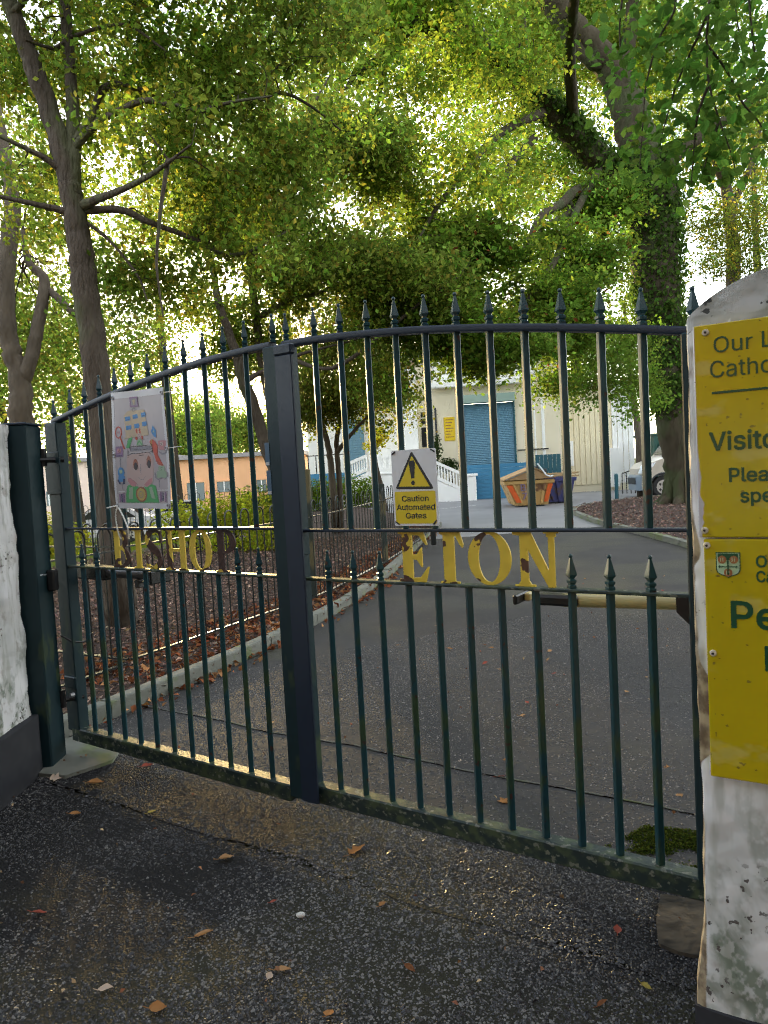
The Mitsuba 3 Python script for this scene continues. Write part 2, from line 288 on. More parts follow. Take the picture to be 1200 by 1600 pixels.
def pad(pts, z, label):
    p = Polygon(pts).buffer(-.012).buffer(.02).segmentize(.05); m = prism(p, z+.05); m.apply_translation([0, 0, -.05]); 
    single('concrete_pad', m, 'concrete' if 'left' in label else 'dirty_pad', label, kind='structure', smooth=30)
pad([(-2.08, 3.96), (-1.78, 3.86), (-1.60, 4.04), (-1.62, 4.25), (-1.9, 4.5), (-2.1, 4.4)], .022, 'pale mossy concrete pad under the left gate post')
c0, c1, c2, c3 = (0.902,2.497,0), (0.79,2.215,0), (0.905,2.175,0), (1.048,2.502,0)
pad([c0[:2], ((c0[0]+c1[0])/2-.012, (c0[1]+c1[1])/2), (c1[0]+.01, c1[1]+.03), (c1[0]+.05, c1[1]-.01), c2[:2], (1.15, 2.2), (1.1, 2.4)], .016, 'brown concrete pad under the right end of the gates')

# loose and embedded chippings of the tarmac near the camera
def pebbles(n, poly, size, seed, keep=None):
    r = np.random.default_rng(seed); x0, y0, x1, y1 = poly.bounds
    P = np.c_[r.uniform(x0, x1, n), r.uniform(y0, y1, n)]
    import shapely
    P = P[shapely.contains_xy(poly, P[:, 0], P[:, 1])]
    if keep is not None: P = P[keep(P, r)]
    n = len(P); s = size*np.exp(r.normal(0, .28, n)); a = r.uniform(0, 2*np.pi, n); z = gz(P[:, 0], P[:, 1])
    base = np.array([[1, 0, 0], [.25, .85, 0], [-.8, .5, 0], [-.75, -.55, 0], [.3, -.9, 0], [.1, .05, 1]])
    v = base[None]*(1+r.normal(0, .16, (n, 6, 1))); v[..., 2] = base[:, 2]*r.uniform(.45, .8, (n, 1)); v[:, 5, :2] += r.normal(0, .3, (n, 2))
    c, q = np.cos(a)[:, None], np.sin(a)[:, None]
    w = np.stack([v[..., 0]*c-v[..., 1]*.8*q, v[..., 0]*q+v[..., 1]*.8*c, v[..., 2]], -1)*s[:, None, None]
    loc = (np.linalg.inv(FR)@np.c_[P, z*0, z*0+1].T)[1]; z = z+np.where((loc > E1-.01) & (loc < E2), .003, 0)
    w += np.c_[P, z-.0005][:, None]
    f = np.array([[0, 1, 5], [1, 2, 5], [2, 3, 5], [3, 4, 5], [4, 0, 5]])
    return trimesh.Trimesh(w.reshape(-1, 3), (np.arange(n)[:, None, None]*6+f[None]).reshape(-1, 3), process=False)
near = Polygon([(-1.95, 3.6), (-2.0, 4.0), gp(-1.6, E2), gp(1.75, E2), (1.2, 1.6), (.9, 1.1), (-1.1, 1.1), (-1.9, 2.5)])
patchy = lambda P, r: meshkit.fbm(np.c_[P*2.1, P[:, 0]*0], 3, 5)+r.normal(0, .12, len(P)) > .47-.10*ss(3.0, 1.6, P[:, 1])
single('tarmac_chippings', pebbles(135000, near, .0054, 3, lambda P, r: meshkit.fbm(np.c_[P*1.6, P[:, 0]*0], 4, 15)+r.normal(0, .16, len(P)) > .36), 'chipping', 'dark stone chippings set in the forecourt tarmac', kind='stuff')
single('tarmac_chippings_001', pebbles(70000, near, .0046, 4, patchy), 'chipping_pale', 'pale stone chippings worn clean in the forecourt tarmac', kind='stuff')

far_grit = Polygon([gp(-2.2, E2), gp(1.75, E2), gp(2.6, 1.2), gp(2.8, 4.2), gp(-.2, 5.4), gp(-2.2, 1.6)]).intersection(drive_poly.union(Polygon(w2+w3[::-1])).buffer(0))
def lifted(m):
    c = m.vertices.reshape(-1, 6, 3); l = (np.linalg.inv(FR)@np.c_[c[:, 0], np.ones(len(c))].T)[1]; c[..., 2] += np.where(l < E3, .012, .018)[:, None]; m.vertices = c.reshape(-1, 3); return m
single('drive_chippings', lifted(pebbles(105000, far_grit, .0060, 5, lambda P, r: meshkit.fbm(np.c_[P*1.3, P[:, 0]*0], 3, 6)+r.normal(0, .15, len(P)) > .40)), 'drive_grit', 'worn stone grit standing out of the driveway tarmac', kind='stuff')
single('drive_chippings_001', lifted(pebbles(60000, far_grit, .0048, 6, lambda P, r: meshkit.fbm(np.c_[P*1.7, P[:, 0]*0], 3, 8)+r.normal(0, .15, len(P)) > .45)), 'drive_grit_pale', 'pale worn grit in the driveway tarmac', kind='stuff')

# ---------------------------------------------------------------- the gates
def spear(x, y, z, k=1.0):                        # railing head: collar, spear, ball
    m = []
    def ring(r, zz): a = np.arange(4)*np.pi/2; return [(x+r*math.cos(t), y+r*math.sin(t), z+zz*k) for t in a]
    m.append(loft([ring(.0175, 0), ring(.0175, .010), ring(.013, .013), ring(.013, .017), ring(.018, .021), ring(.018, .029), ring(.011, .034)]))
    m.append(loft([ring(.009, .032), ring(.013, .040), ring(.021, .049), ring(.0195, .056), ring(.013, .080), ring(.007, .104), ring(.004, .113)]))
    b = trimesh.creation.icosphere(1, .0078); b.apply_translation([x, y, z+.117*k]); m.append(b)
    return cat_(m)
def bar(x, z0, z1, h=.0168):
    b = .002
    pts = [(h-b, b), (b, h-b), (-b, h-b), (-h+b, b), (-h+b, -b), (-b, -h+b), (b, -h+b), (h-b, -b)]
    m = prism(Polygon(pts), z1-z0); m.apply_translation([x, 0, z0]); return m
ARCH = [(-.10, .383), (.13, .420), (.40, .468), (.68, .517), (.95, .544), (1.09, .559), (1.36, .577), (1.50, .583), (1.68, .585), (1.80, .585)]
def arch(u): return EYE+np.interp(u, [a for a, _ in ARCH], [b for _, b in ARCH])
def arch_s(u):                                   # smooth
    c = np.polyfit([a for a, _ in ARCH], [b for _, b in ARCH], 3); return EYE+np.polyval(c, u)
def leaf(key, M, sp, zu, zl, zb, mirror, chars):
    g = key; W = 12*sp
    hx = (lambda s: W-s) if mirror else (lambda s: s)   # distance from the hinge side
    top = [(s, 0, arch_s(hx(s))-.012) for s in np.linspace(-.03, W+.03, 28)]
    sec = [(-.022, -.013), (-.026, -.007), (-.026, .007), (-.022, .013), (.022, .013), (.026, .007), (.026, -.007), (.022, -.013)]
    part(g, 'top_rail', tf(loft([[(x, a, z+b) for a, b in sec] for x, _, z in top]), M), 'dark_paint', 35)
    part(g, 'middle_rail', tf(bx(0, W, -.022, .022, zu-.012, zu), M), 'dark_paint')
    part(g, 'lower_rail', tf(bx(0, W, -.024, .024, zl-.012, zl), M), 'algae_paint')
    part(g, 'bottom_rail', tf(bx(-.05 if not mirror else .0, W+.05 if mirror else W, -.034, .034, zb-.078, zb, .006), M), 'algae_paint')
    for n in range(1, 12):
        s = n*sp; zt = float(arch_s(hx(s)))
        part(g, 'upper_bar', tf(bar(s, zu, zt-.012), M), 'green_paint')
        part(g, 'lower_bar', tf(bar(s, zb, zl-.012), M), 'green_paint')
        part(g, 'spear_head', tf(spear(s, 0, zt), M), 'green_paint')
        if n in chars: part(g, 'small_spear_head', tf(spear(s, 0, zl, .98), M), 'green_paint')
    return g, W
gl = thing('iron_gate', 'left leaf of the dark green railing gate, carrying dark flaking letters and a banner', 'gate')
gr = thing('iron_gate_001', 'right leaf of the dark green railing gate, carrying yellow letters and the caution sign', 'gate')
ZLu, ZLl, ZLb = 1.327, 1.111, .160
ZRu, ZRl, ZRb = 1.314, 1.101, .168
leaf(gl, FL, .1378, ZLu, ZLl, ZLb, False, (1, 2, 10, 11))
leaf(gr, FR, .135, ZRu, ZRl, ZRb, True, (1, 2, 3, 9, 10, 11))
WL, WR = 12*.1378, 12*.135
def arch_at(u): return float(arch_s(u))
# left leaf: hinge stile with hinge straps, meeting stile with two stickers, cover strip
k = part(gl, 'hinge_stile', tf(bx(-.085, .028, -.034, .034, ZLb-.02, arch_at(-.02)-.02, .005), FL), 'stile_paint')
part(gl, 'hinge_strap', tf(bx(-.09, .055, -.045, -.0345, 1.52, 1.76, .004), FL), 'stile_paint', label='bolted hinge plate near the stile top')
part(gl, 'hinge_pin', cat_([tube([(-1.98, 4.11, 1.715), (-1.80, 4.20, 1.715)], .016, 8), tube([(-1.90, 4.16, 1.68), (-1.90, 4.16, 1.78)], .02, 8)]), 'black_plastic', 30)
part(gl, 'hinge_pin', cat_([tube([(-1.98, 4.13, .34), (-1.80, 4.22, .34)], .016, 8), tube([(-1.90, 4.16, .30), (-1.90, 4.16, .40)], .02, 8)]), 'black_plastic', 30)
part(gl, 'hinge_clamp', tf(bx(-.06, .05, -.052, -.0345, .40, .47, .006), FL), 'stile_paint')
part(gl, 'bolt_head', tf(tube([(.03, -.052, .37), (.03, -.075, .37)], .014, 8), FL), 'galvanised', 30)
part(gl, 'spear_head', tf(spear(-.028, 0, arch_at(-.02)-.015), FL), 'green_paint')
ms = [((1.654,2.069)[0]+(1.635,0.55)[0])/2, ((1.736,2.058)[0]+(1.72,0.562)[0])/2, ((1.825,2.045)[0]+(1.819,0.578)[0])/2]
part(gl, 'meeting_stile', tf(bx(ms[0], ms[1]-.002, -.030, .034, ZLb-.055, arch_at(WL)-.02, .005), FL), 'stile_paint')
part(gl, 'spear_head', tf(spear((ms[0]+ms[1])/2, 0, arch_at(WL)), FL), 'green_paint')
part(gl, 'cover_strip', tf(bx(ms[1], ms[2], -.044, -.0305, ZLb-.05, arch_at(WL)-.07, .003), FL), 'dark_paint', label='flat dark strip covering the joint of the leaves')
part(gl, 'strip_cap', tf(bx(ms[1]-.004, ms[2]+.002, -.047, -.012, arch_at(WL)-.068, arch_at(WL)-.024, .006), FL), 'dark_paint')
for (u0, v0, u1, v1) in ((*(1.628,1.702), *(1.654,1.601)), (*(1.629,1.58), *(1.655,1.473))):
    s = part(gl, 'sticker', tf(bx(u0, u1, -.0325, -.0303, v1, v0, .0003), FL), 'sticker')
    part(s, 'label', tf(bx(u1-.022, u1-.002, -.0340, -.0327, v1+.002, v1+.016, .0003), FL), 'label_grey')
# right leaf stiles
part(gr, 'meeting_stile', tf(bx(-.11, .012, -.010, .034, ZRb-.08, arch_at(WR)-.02, .004), FR), 'stile_paint')
part(gr, 'lock_plate', tf(bx(.0125, .018, -.02, .03, 1.20, 1.75, .002), FR), 'stile_paint')
part(gr, 'spear_head', tf(spear(-.02, 0, arch_at(WR)), FR), 'green_paint')
part(gr, 'hinge_stile', tf(bx(WR-.012, WR+.075, -.034, .034, ZRb-.06, arch_at(0)-.02, .005), FR), 'stile_paint')
part(gr, 'spear_head', tf(spear(WR+.022, 0, arch_at(0)), FR), 'green_paint')
part(gr, 'end_plate', tf(bx(WR+.076, WR+.083, -.05, .05, .28, 1.70, .003), FR), 'dark_paint')

# lettering: cut steel capitals standing between the two middle rails
def R_(x0, y0, x1, y1): return sbox(x0, y0, x1, y1)
def br(pts, w=0): return Polygon(pts)
def serif(x0, x1, y, up=1, t=.05):                # bracketed slab serif
    h = .07*up; return unary_union([R_(x0, min(y, y+t*up*.6), x1, max(y, y+t*up*.6)), Polygon([(x0+.06, y), (x1-.06, y), ((x0+x1)/2+.10, y+h*1.3), ((x0+x1)/2-.10, y+h*1.3)])])
def ring(cx, cy, rx, ry, tx, ty): return affinity.scale(Point(cx, cy).buffer(1, 24), rx, ry).difference(affinity.scale(Point(cx, cy).buffer(1, 24), rx-tx, ry-ty))
def stem(x, w): return R_(x-w/2, 0, x+w/2, 1)
def glyph(c):
    if c == 'I': return unary_union([stem(.5, .44), serif(.02, .98, 0), serif(.02, .98, 1, -1)])
    if c == 'B':
        up = ring(.42, .745, .40, .255, .22, .06).intersection(R_(.42, 0, 2, 2)); lo = ring(.42, .265, .52, .265, .25, .06).intersection(R_(.42, 0, 2, 2))
        return unary_union([R_(.10, 0, .36, 1), R_(0, 0, .2, .05), R_(0, .95, .2, 1), R_(.2, .94, .44, 1), R_(.2, .485, .44, .55), R_(.2, 0, .44, .06), up, lo])
    if c == 'S':
        path = spline([(.90, .78, 0), (.80, .93, 0), (.50, .965, 0), (.22, .87, 0), (.18, .70, 0), (.45, .53, 0), (.76, .38, 0), (.80, .18, 0), (.55, .04, 0), (.25, .05, 0), (.10, .22, 0)], 8)[:, :2]
        wd = np.interp(np.linspace(0, 1, len(path)), [0, .12, .3, .5, .72, .88, 1], [.02, .03, .085, .125, .085, .03, .02])
        s = unary_union([LineString(path[i:i+2]).buffer(w, 6) for i, w in enumerate(wd[:-1])])
        return unary_union([s, Polygon([(.86, .66), (.94, .66), (.94, .97), (.84, .90)]), Polygon([(.06, .03), (.14, .10), (.14, .34), (.06, .34)])]).intersection(R_(0, 0, 1, 1))
    if c == 'H': return unary_union([stem(.2, .22), stem(.8, .22), R_(.2, .46, .8, .53), serif(0, .4, 0), serif(.6, 1, 0), serif(0, .4, 1, -1), serif(.6, 1, 1, -1)])
    if c == 'O': return ring(.5, .5, .5, .5, .24, .05)
    if c == 'P': return unary_union([stem(.30, .28), serif(.02, .62, 0), R_(.02, .95, .5, 1), R_(.3, .44, .5, .50), ring(.46, .72, .52, .28, .25, .055).intersection(R_(.46, 0, 2, 2))])
    if c == 'E': return unary_union([R_(.14, 0, .46, 1), R_(0, 0, .5, .045), R_(0, .955, .5, 1), Polygon([(.4, 0), (.88, 0), (1, .30), (.97, .30), (.72, .09), (.4, .06)]), Polygon([(.4, 1), (.86, 1), (.97, .74), (.94, .74), (.70, .93), (.4, .94)]), Polygon([(.4, .46), (.62, .44), (.76, .30), (.78, .30), (.78, .68), (.76, .68), (.62, .55), (.4, .53)])])
    if c == 'T': return unary_union([R_(.18, 0, .62, 1), serif(.02, .80, 0), Polygon([(.05, .95), (.05, 1), (.86, 1), (1, .76), (.97, .70), (.88, .74), (.72, .91), (.6, .92), (.3, .93)])])
    if c == 'N': return unary_union([R_(.16, 0, .33, 1), R_(.80, 0, .92, 1), Polygon([(.0, 1), (.40, 1), (.92, .05), (.92, 0), (.78, 0), (.18, .93), (0, .95)]), serif(.02, .48, 0, 1), serif(.70, 1.02, 1, -1)])
def put_letter(g, M, c, s0, s1, z0, z1, m, lab=None):
    p = affinity.affine_transform(glyph(c), [s1-s0, 0, 0, z1-z0, s0, z0]).buffer(.0008)
    part(g, 'letter', tf(plate(p, .007, .004), M), m, label=lab)
for c, s0, s1, m in (('B', .430, .585, 'letter_rusty'), ('I', .606, .690, 'letter_yellow'), ('S', .700, .845, 'letter_rusty'), ('H', .862, 1.030, 'letter_rusty'), ('O', 1.048, 1.205, 'letter_rusty'), ('P', 1.228, 1.375, 'letter_dark')):
    put_letter(gl, FL, c, s0, s1, ZLl, ZLu-.012, m, f'letter {c} of the word BISHOP')
for c, s0, s1 in (('E', .503, .640), ('T', .690, .795), ('O', .815, .990), ('N', 1.000, 1.170)):
    put_letter(gr, FR, c, s0, s1, ZRl, ZRu-.012, 'letter_yellow', f'letter {c} of the word ETON')

# gate openers behind the leaves
o = thing('gate_opener', 'pale cream ram gate opener behind the right gate leaf', 'gate opener')
h0, h1 = (1.044,1.055), (1.2,1.01)
part(o, 'motor_housing', tf(bx(h0[0], h1[0], .09, .16, h1[1]+.004, h0[1], .010), FR), 'black_plastic')
r0, r1 = (1.135,1.031), (1.564,1.042)
part(o, 'ram_tube', tf(tube([(r0[0], .13, r0[1]), (r1[0], .14, r1[1])], .025, 16), FR), 'ram_cream', 40)
e0, e1, e2 = (0.974,1.059), (0.991,1.023), (1.014,1.024)
part(o, 'front_bracket', tf(bx(e0[0], e1[0], .03, .16, e1[1], e0[1], .006), FR), 'black_plastic')
part(o, 'end_cap', tf(bx(e1[0]+.001, e2[0], .10, .15, e1[1]+.004, e0[1]-.002, .004), FR), 'ram_cream')
b0, b1 = (1.546,1.07), (1.592,0.975)
part(o, 'rear_bracket', tf(hull([(b0[0], .08, b0[1]), (b0[0]+.2, .08, b0[1]), (b0[0], .2, b0[1]), (b0[0]+.2, .2, b0[1]), (b0[0], .08, b0[1]-.05), (b1[0], .08, b1[1]), (b0[0], .2, b0[1]-.05), (b1[0], .2, b1[1]), (b1[0]+.12, .1, b1[1])]), FR), 'black_plastic')
o = thing('gate_opener_001', 'grey ram gate opener behind the left gate leaf', 'gate opener')
r0, r1, h0, h1 = (-0.133,1.049), (0.64,1.053), (-0.174,1.09), (0.191,1.011)
part(o, 'ram_tube', tf(tube([(r0[0], .13, r0[1]), (r1[0], .13, r1[1])], .026, 14), FL), 'ram_dark', 40)
part(o, 'motor_housing', tf(bx(h0[0], h1[0], .09, .18, h1[1], h0[1], .012), FL), 'black_plastic')
part(o, 'front_bracket', tf(bx(r1[0]-.02, r1[0]+.05, .03, .16, r1[1]-.035, r1[1]+.035, .006), FL), 'black_plastic')
part(o, 'release_knob', tf(cat_([bx(r1[0]-.20, r1[0]-.165, .11, .15, r1[1]-.075, r1[1]-.0265, .005), bx(r1[0]-.215, r1[0]-.13, .115, .145, r1[1]-.045, r1[1]-.035, .003)]), FL), 'ram_dark')

# ---------------------------------------------------------------- gate post, piers
gp_ = thing('gate_post', 'thick dark green steel post beside the left white pier', 'post')
part(gp_, 'shaft', bx(-2.10, -1.905, 3.985, 4.17, 0.0, 1.905, .008), 'stile_paint')
part(gp_, 'cap_plate', bx(-2.105, -1.90, 3.98, 4.175, 1.9055, 1.918, .004), 'dark_paint')
part(gp_, 'sensor', bx(-1.9045, -1.86, 4.09, 4.15, .98, 1.10, .008), 'black_plastic')
part(gp_, 'cable', tube(spline([(-1.88, 4.15, .72), (-1.82, 4.19, .67), (-1.77, 4.25, .66), (-1.74, 4.26, .70)], 6), .006, 6), 'black_plastic', 30)
part(gp_, 'paint_scrape', cat_([bx(-1.9048, -1.9042, 4.02, 4.06, 1.078, 1.085, .0002), bx(-1.9048, -1.9042, 4.07, 4.13, 1.074, 1.080, .0002)]), 'label_grey')
def rough_block(x0, x1, y0, y1, z0, z1, amp, seed, n=(14, 12, 60), top=None):
    m = trimesh.creation.box(extents=(1, 1, 1)); faces = []
    def face(fn, a, b): faces.append(grid(fn, a, b))
    r = .018
    nx, ny, nz = n
    L = lambda a, b, t: a+(b-a)*t
    face(lambda U, V: np.stack([L(x0, x1, U), U*0+y0, L(z0, z1, V)], -1), nx, nz)
    face(lambda U, V: np.stack([L(x1, x0, U), U*0+y1, L(z0, z1, V)], -1), nx, nz)
    face(lambda U, V: np.stack([U*0+x0, L(y1, y0, U), L(z0, z1, V)], -1), ny, nz)
    face(lambda U, V: np.stack([U*0+x1, L(y0, y1, U), L(z0, z1, V)], -1), ny, nz)
    face(lambda U, V: np.stack([L(x0, x1, U), L(y0, y1, V), U*0+z1], -1), nx, ny)
    m = cat_(faces); m.merge_vertices(digits_vertex=5); v = m.vertices
    c = np.array([(x0+x1)/2, (y0+y1)/2]); h = np.array([(x1-x0)/2, (y1-y0)/2])
    q = v[:, :2]-c; inner = np.clip(q, -(h-r), h-r); dlt = q-inner; ln = np.linalg.norm(dlt, axis=1, keepdims=True)
    q = np.where(ln > 1e-9, inner+dlt/np.maximum(ln, 1e-9)*np.minimum(ln, r), q)
    out = q/np.maximum(np.linalg.norm(q, axis=1, keepdims=True), 1e-9)
    P = v.copy(); P[:, :2] = c+q
    d = (meshkit.fbm(P*np.array([5, 5, 4.0]), 3, seed)-.5)*amp*2+(meshkit.fbm(P*24, 2, seed+3)-.5)*amp*.7
    sgn = np.stack([np.abs(q[:, 0]) > h[0]-r*1.2, np.abs(q[:, 1]) > h[1]-r*1.2], 1)*np.sign(q)
    P[:, :2] += sgn*d[:, None]
    if top is not None: P[:, 2] = top(v, P)
    m.vertices = P; return m
pl = thing('gate_pier', 'white rendered wall end with dark plinth at the left edge', 'pier')
part(pl, 'render', rough_block(-2.75, -1.985, 2.35, 3.965, .318, 1.905, .016, 3, (14, 30, 46)), 'white_render', 40)
part(pl, 'plinth', rough_block(-2.78, -1.945, 2.32, 3.975, -.05, .325, .006, 4, (10, 30, 10)), 'plinth_paint', 40)
single('boundary_wall', rough_block(-9, -2.76, 2.5, 2.85, -.05, 1.6, .01, 8, (30, 6, 10)), 'white_render', 'white boundary wall running left from the left pier', 'wall', smooth=40)

FP = frame((.64, 1.616), -.55)
pr = thing('gate_pier_001', 'white peeling pier at the right edge carrying two yellow sign boards', 'pier')
PX0, PX1 = .030, .56
def domed(v, P):
    t = (P[:, 0]-PX0)/(PX1-PX0); top = 1.835+.085*np.clip(1-(2*t-1)**4, 0, 1)*.55+.045*np.sin(np.clip(t, 0, 1)*np.pi)
    f = np.clip((v[:, 2]-.33)/(1.835-.33), 0, 1)
    return np.where(v[:, 2] > 1.62, 1.62+(v[:, 2]-1.62)/(1.835-1.62)*(top-1.62), v[:, 2])
m = rough_block(PX0, PX1, 0, .78, .305, 1.835, .009, 12, (30, 30, 90), domed)
v = m.vertices; fl = ss(.52, .31, v[:, 2]); lf = v[:, 0] < PX0+.05
v[:, 0] -= np.where(lf, .022*fl, 0); v[:, 1] -= np.where(v[:, 1] < .05, .012*fl, 0)
lowc = m.triangles_center; capmask = lowc[:, 2] > 1.805+.02*meshkit.noise(lowc*20)
part(pr, 'render', tf(m.submesh([np.where(~capmask)[0]], append=True), FP), 'pier_render', 40)
part(pr, 'coping', tf(m.submesh([np.where(capmask)[0]], append=True), FP), 'cap_stone', 40, label='weathered grey domed coping')
part(pr, 'plinth', tf(rough_block(PX0-.028, PX1+.02, -.022, .80, -.05, .307, .006, 14, (16, 16, 10)), FP), 'plinth_paint', 40)

# two sign boards on the right pier
def text_on(parent, M, txt, s, z, h, m, y, bold=False, sx=1.0, t=.0012, name='lettering'):
    q = meshkit.text_mesh(txt, h, t, bold)
    q.apply_translation([-q.bounds[0][0], 0, 0]); q.apply_scale([sx, 1, 1]); q = tf(q, UPRIGHT); q.apply_translation([s, y, z]); part(parent, name, tf(q, M), m, label=f'printed text {txt}')
def fit(txt, h, width, bold=False):
    q = meshkit.text_mesh(txt, h, .001, bold); return width/(q.bounds[1][0]-q.bounds[0][0])
YB = -.026
s1 = thing('sign_board', 'upper yellow sign board with green lettering and a green rule', 'sign')
SU0, SU1, ZU0, ZU1 = (0.051,1.817)[0], .43, (0.057,1.371)[1], (0.051,1.817)[1]
part(s1, 'panel', tf(bx(SU0, SU1, YB, -.006, ZU0, ZU1, .002), FP), 'sign_yellow')
def tx(p0, p1): return (p0[0], p0[1], p1[1]-p0[1])
for txt, a, top, end, bold in (('Our L', (0.091,1.757), (0.091,1.789), (0.2,1.761), False), ('Catho', (0.083,1.706), (0.084,1.74), (0.199,1.706), False), ('Visito', (0.077,1.555), (0.078,1.592), (0.203,1.555), True), ('Plea', (0.113,1.488), (0.114,1.516), (0.186,1.49), True), ('spe', (0.133,1.445), (0.134,1.472), (0.193,1.446), True)):
    h = top[1]-a[1]
    text_on(s1, FP, txt, a[0], a[1], h, 'sign_green', YB-.0004, bold, fit(txt, h, end[0]-a[0], bold))
r0, r1 = (0.085,1.674), (0.188,1.675)
part(s1, 'rule', tf(bx(r0[0], SU1-.03, YB-.0016, YB-.0004, r0[1]-.002, r0[1]+.003, .0003), FP), 'sign_green')
s2 = thing('sign_board_001', 'lower yellow sign board with a green and red shield crest', 'sign')
SL0, ZL0, ZL1 = (0.06,1.365)[0], (0.062,0.85)[1], (0.057,1.367)[1]
part(s2, 'panel', tf(bx(SL0, SU1, YB, -.006, ZL0, ZL1, .002), FP), 'sign_yellow')
for txt, a, top, end, bold in (('Ou', (0.159,1.31), (0.159,1.333), (0.196,1.313), True), ('Ca', (0.159,1.279), (0.16,1.301), (0.19,1.282), True), ('Pe', (0.109,1.181), (0.111,1.236), (0.199,1.192), True), ('P', (0.171,1.094), (0.172,1.144), (0.196,1.099), True)):
    h = top[1]-a[1]
    text_on(s2, FP, txt, a[0], a[1], h, 'sign_green', YB-.0004, bold, fit(txt, h, end[0]-a[0], bold))
def screws(parent, pts):
    for a in pts:
        w = part(parent, 'screw', tf(tube([(a[0], YB, a[1]), (a[0], YB-.005, a[1])], [.0075, .006], 12), FP), 'screw_cream', 30)
        part(w, 'recess', tf(tube([(a[0], YB-.0052, a[1]), (a[0], YB-.0062, a[1])], .0026, 8), FP), 'print_black')
screws(s1, [(0.076,1.801), (0.063,1.386), (.40, (0.076,1.801)[1]), (.40, (0.063,1.386)[1])])
screws(s2, [(0.066,1.354), (0.072,1.122), (.40, (0.066,1.354)[1])])
q0, q1 = (0.083,1.34), (0.13,1.285)
def shield(k): 
    return affinity.translate(affinity.scale(Polygon([(0, 1), (0, .32), (.06, .2), (.2, .12), (.42, .06), (.5, 0), (.58, .06), (.8, .12), (.94, .2), (1, .32), (1, 1)]), (q1[0]-q0[0])*k, (q0[1]-q1[1])*k, origin=(.5, .5)), (q0[0]+q1[0])/2-.5, (q0[1]+q1[1])/2-.5)
cr = part(s2, 'crest', tf(plate(shield(1.0), .001, YB-.0002), FP), 'sign_green', label='shield crest with three reddish roundels and a cross')
part(cr, 'field', tf(plate(shield(.92), .001, YB-.0014), FP), 'sign_pale')
cw, chh = q1[0]-q0[0], q0[1]-q1[1]
C = lambda a, b: (q0[0]+a*cw, q1[1]+b*chh)
part(cr, 'chief', tf(plate(Polygon([C(.08, .95), C(.92, .95), C(.92, .70), C(.08, .70)]), .0006, YB-.0026), FP), 'sign_green')
for a, b in ((.26, .72), (.74, .72), (.5, .22)):
    rd = part(cr, 'roundel', tf(plate(Point(C(a, b)).buffer(cw*.175, 10), .0006, YB-.0034), FP), 'crest_red')
    part(rd, 'mark', tf(cat_([plate(sbox(C(a-.08, b)[0], C(0, b-.08)[1], C(a-.05, b)[0], C(0, b+.08)[1]), .0004, YB-.0041), plate(sbox(C(a+.02, b)[0], C(0, b-.08)[1], C(a+.05, b)[0], C(0, b+.08)[1]), .0004, YB-.0041)]), FP), 'sign_pale')
part(cr, 'cross', tf(cat_([plate(unary_union([sbox(*C(.16, .435), *C(.84, .465)), sbox(*C(.47, .14), *C(.53, .68))]+[Polygon([C(x-.06, y), C(x, y+.05), C(x+.06, y), C(x, y-.05)]) for x, y in ((.16, .45), (.84, .45), (.5, .66))]), .0006, YB-.0050)]), FP), 'sign_green')

# caution sign tied to the right leaf
cs = thing('caution_sign', 'white and yellow caution sign with a black warning triangle tied to the bars', 'sign')
CY = -.030
tl, trr, brr, bl = (0.513,1.629), (0.717,1.626), (0.711,1.331), (0.509,1.325)
cs0, cs1, cz0, cz1 = (tl[0]+bl[0])/2, (trr[0]+brr[0])/2, (bl[1]+brr[1])/2, (tl[1]+trr[1])/2
cwid, chei = cs1-cs0, cz1-cz0
SQ = lambda a, b: (cs0+a*cwid, cz0+b*chei)
part(cs, 'board', tf(plate(sbox(cs0, cz0, cs1, cz1).buffer(-.008).buffer(.008), .003, CY), FR), 'caution_white')
part(cs, 'yellow_panel', tf(plate(sbox(*SQ(.04, .03), *SQ(.95, .455)).buffer(-.006).buffer(.006), .0006, CY-.0032), FR), 'caution_yellow')
tri = Polygon([SQ(.06, .49), SQ(.93, .475), SQ(.47, .985)])
part(cs, 'warning_triangle', tf(plate(tri.buffer(-.006).buffer(.006), .0006, CY-.0032), FR), 'print_black')
part(cs, 'triangle_face', tf(plate(tri.buffer(-.010), .0005, CY-.0041), FR), 'caution_yellow')
part(cs, 'exclamation_mark', tf(plate(unary_union([Polygon([SQ(.41, .82), SQ(.43, .85), SQ(.51, .85), SQ(.53, .82), SQ(.50, .63), SQ(.45, .63)]).buffer(.002), Point(SQ(.475, .565)).buffer(.0085)]), .0005, CY-.0049), FR), 'print_black')
for txt, b, wd in (('Caution', .325, .60), ('Automated', .212, .86), ('Gates', .10, .46)):
    h = chei*.072
    q = SQ(.5-wd/2, b); text_on(cs, FR, txt, q[0], q[1], h, 'print_black', CY-.0040, True, fit(txt, h, wd*cwid, True), .0006)
for a, b, da, db in ((.10, .985, -.075, -.035), (.90, .985, .085, -.035), (.12, .02, -.09, .04), (.88, .02, .07, .05)):
    q0_, q1_ = SQ(a, b), SQ(a+da, b+db)
    part(cs, 'cable_tie', tf(tube([(q0_[0], CY-.006, q0_[1]), (q1_[0], CY-.006, q1_[1])], .0028, 6), FR), 'black_plastic', 30)

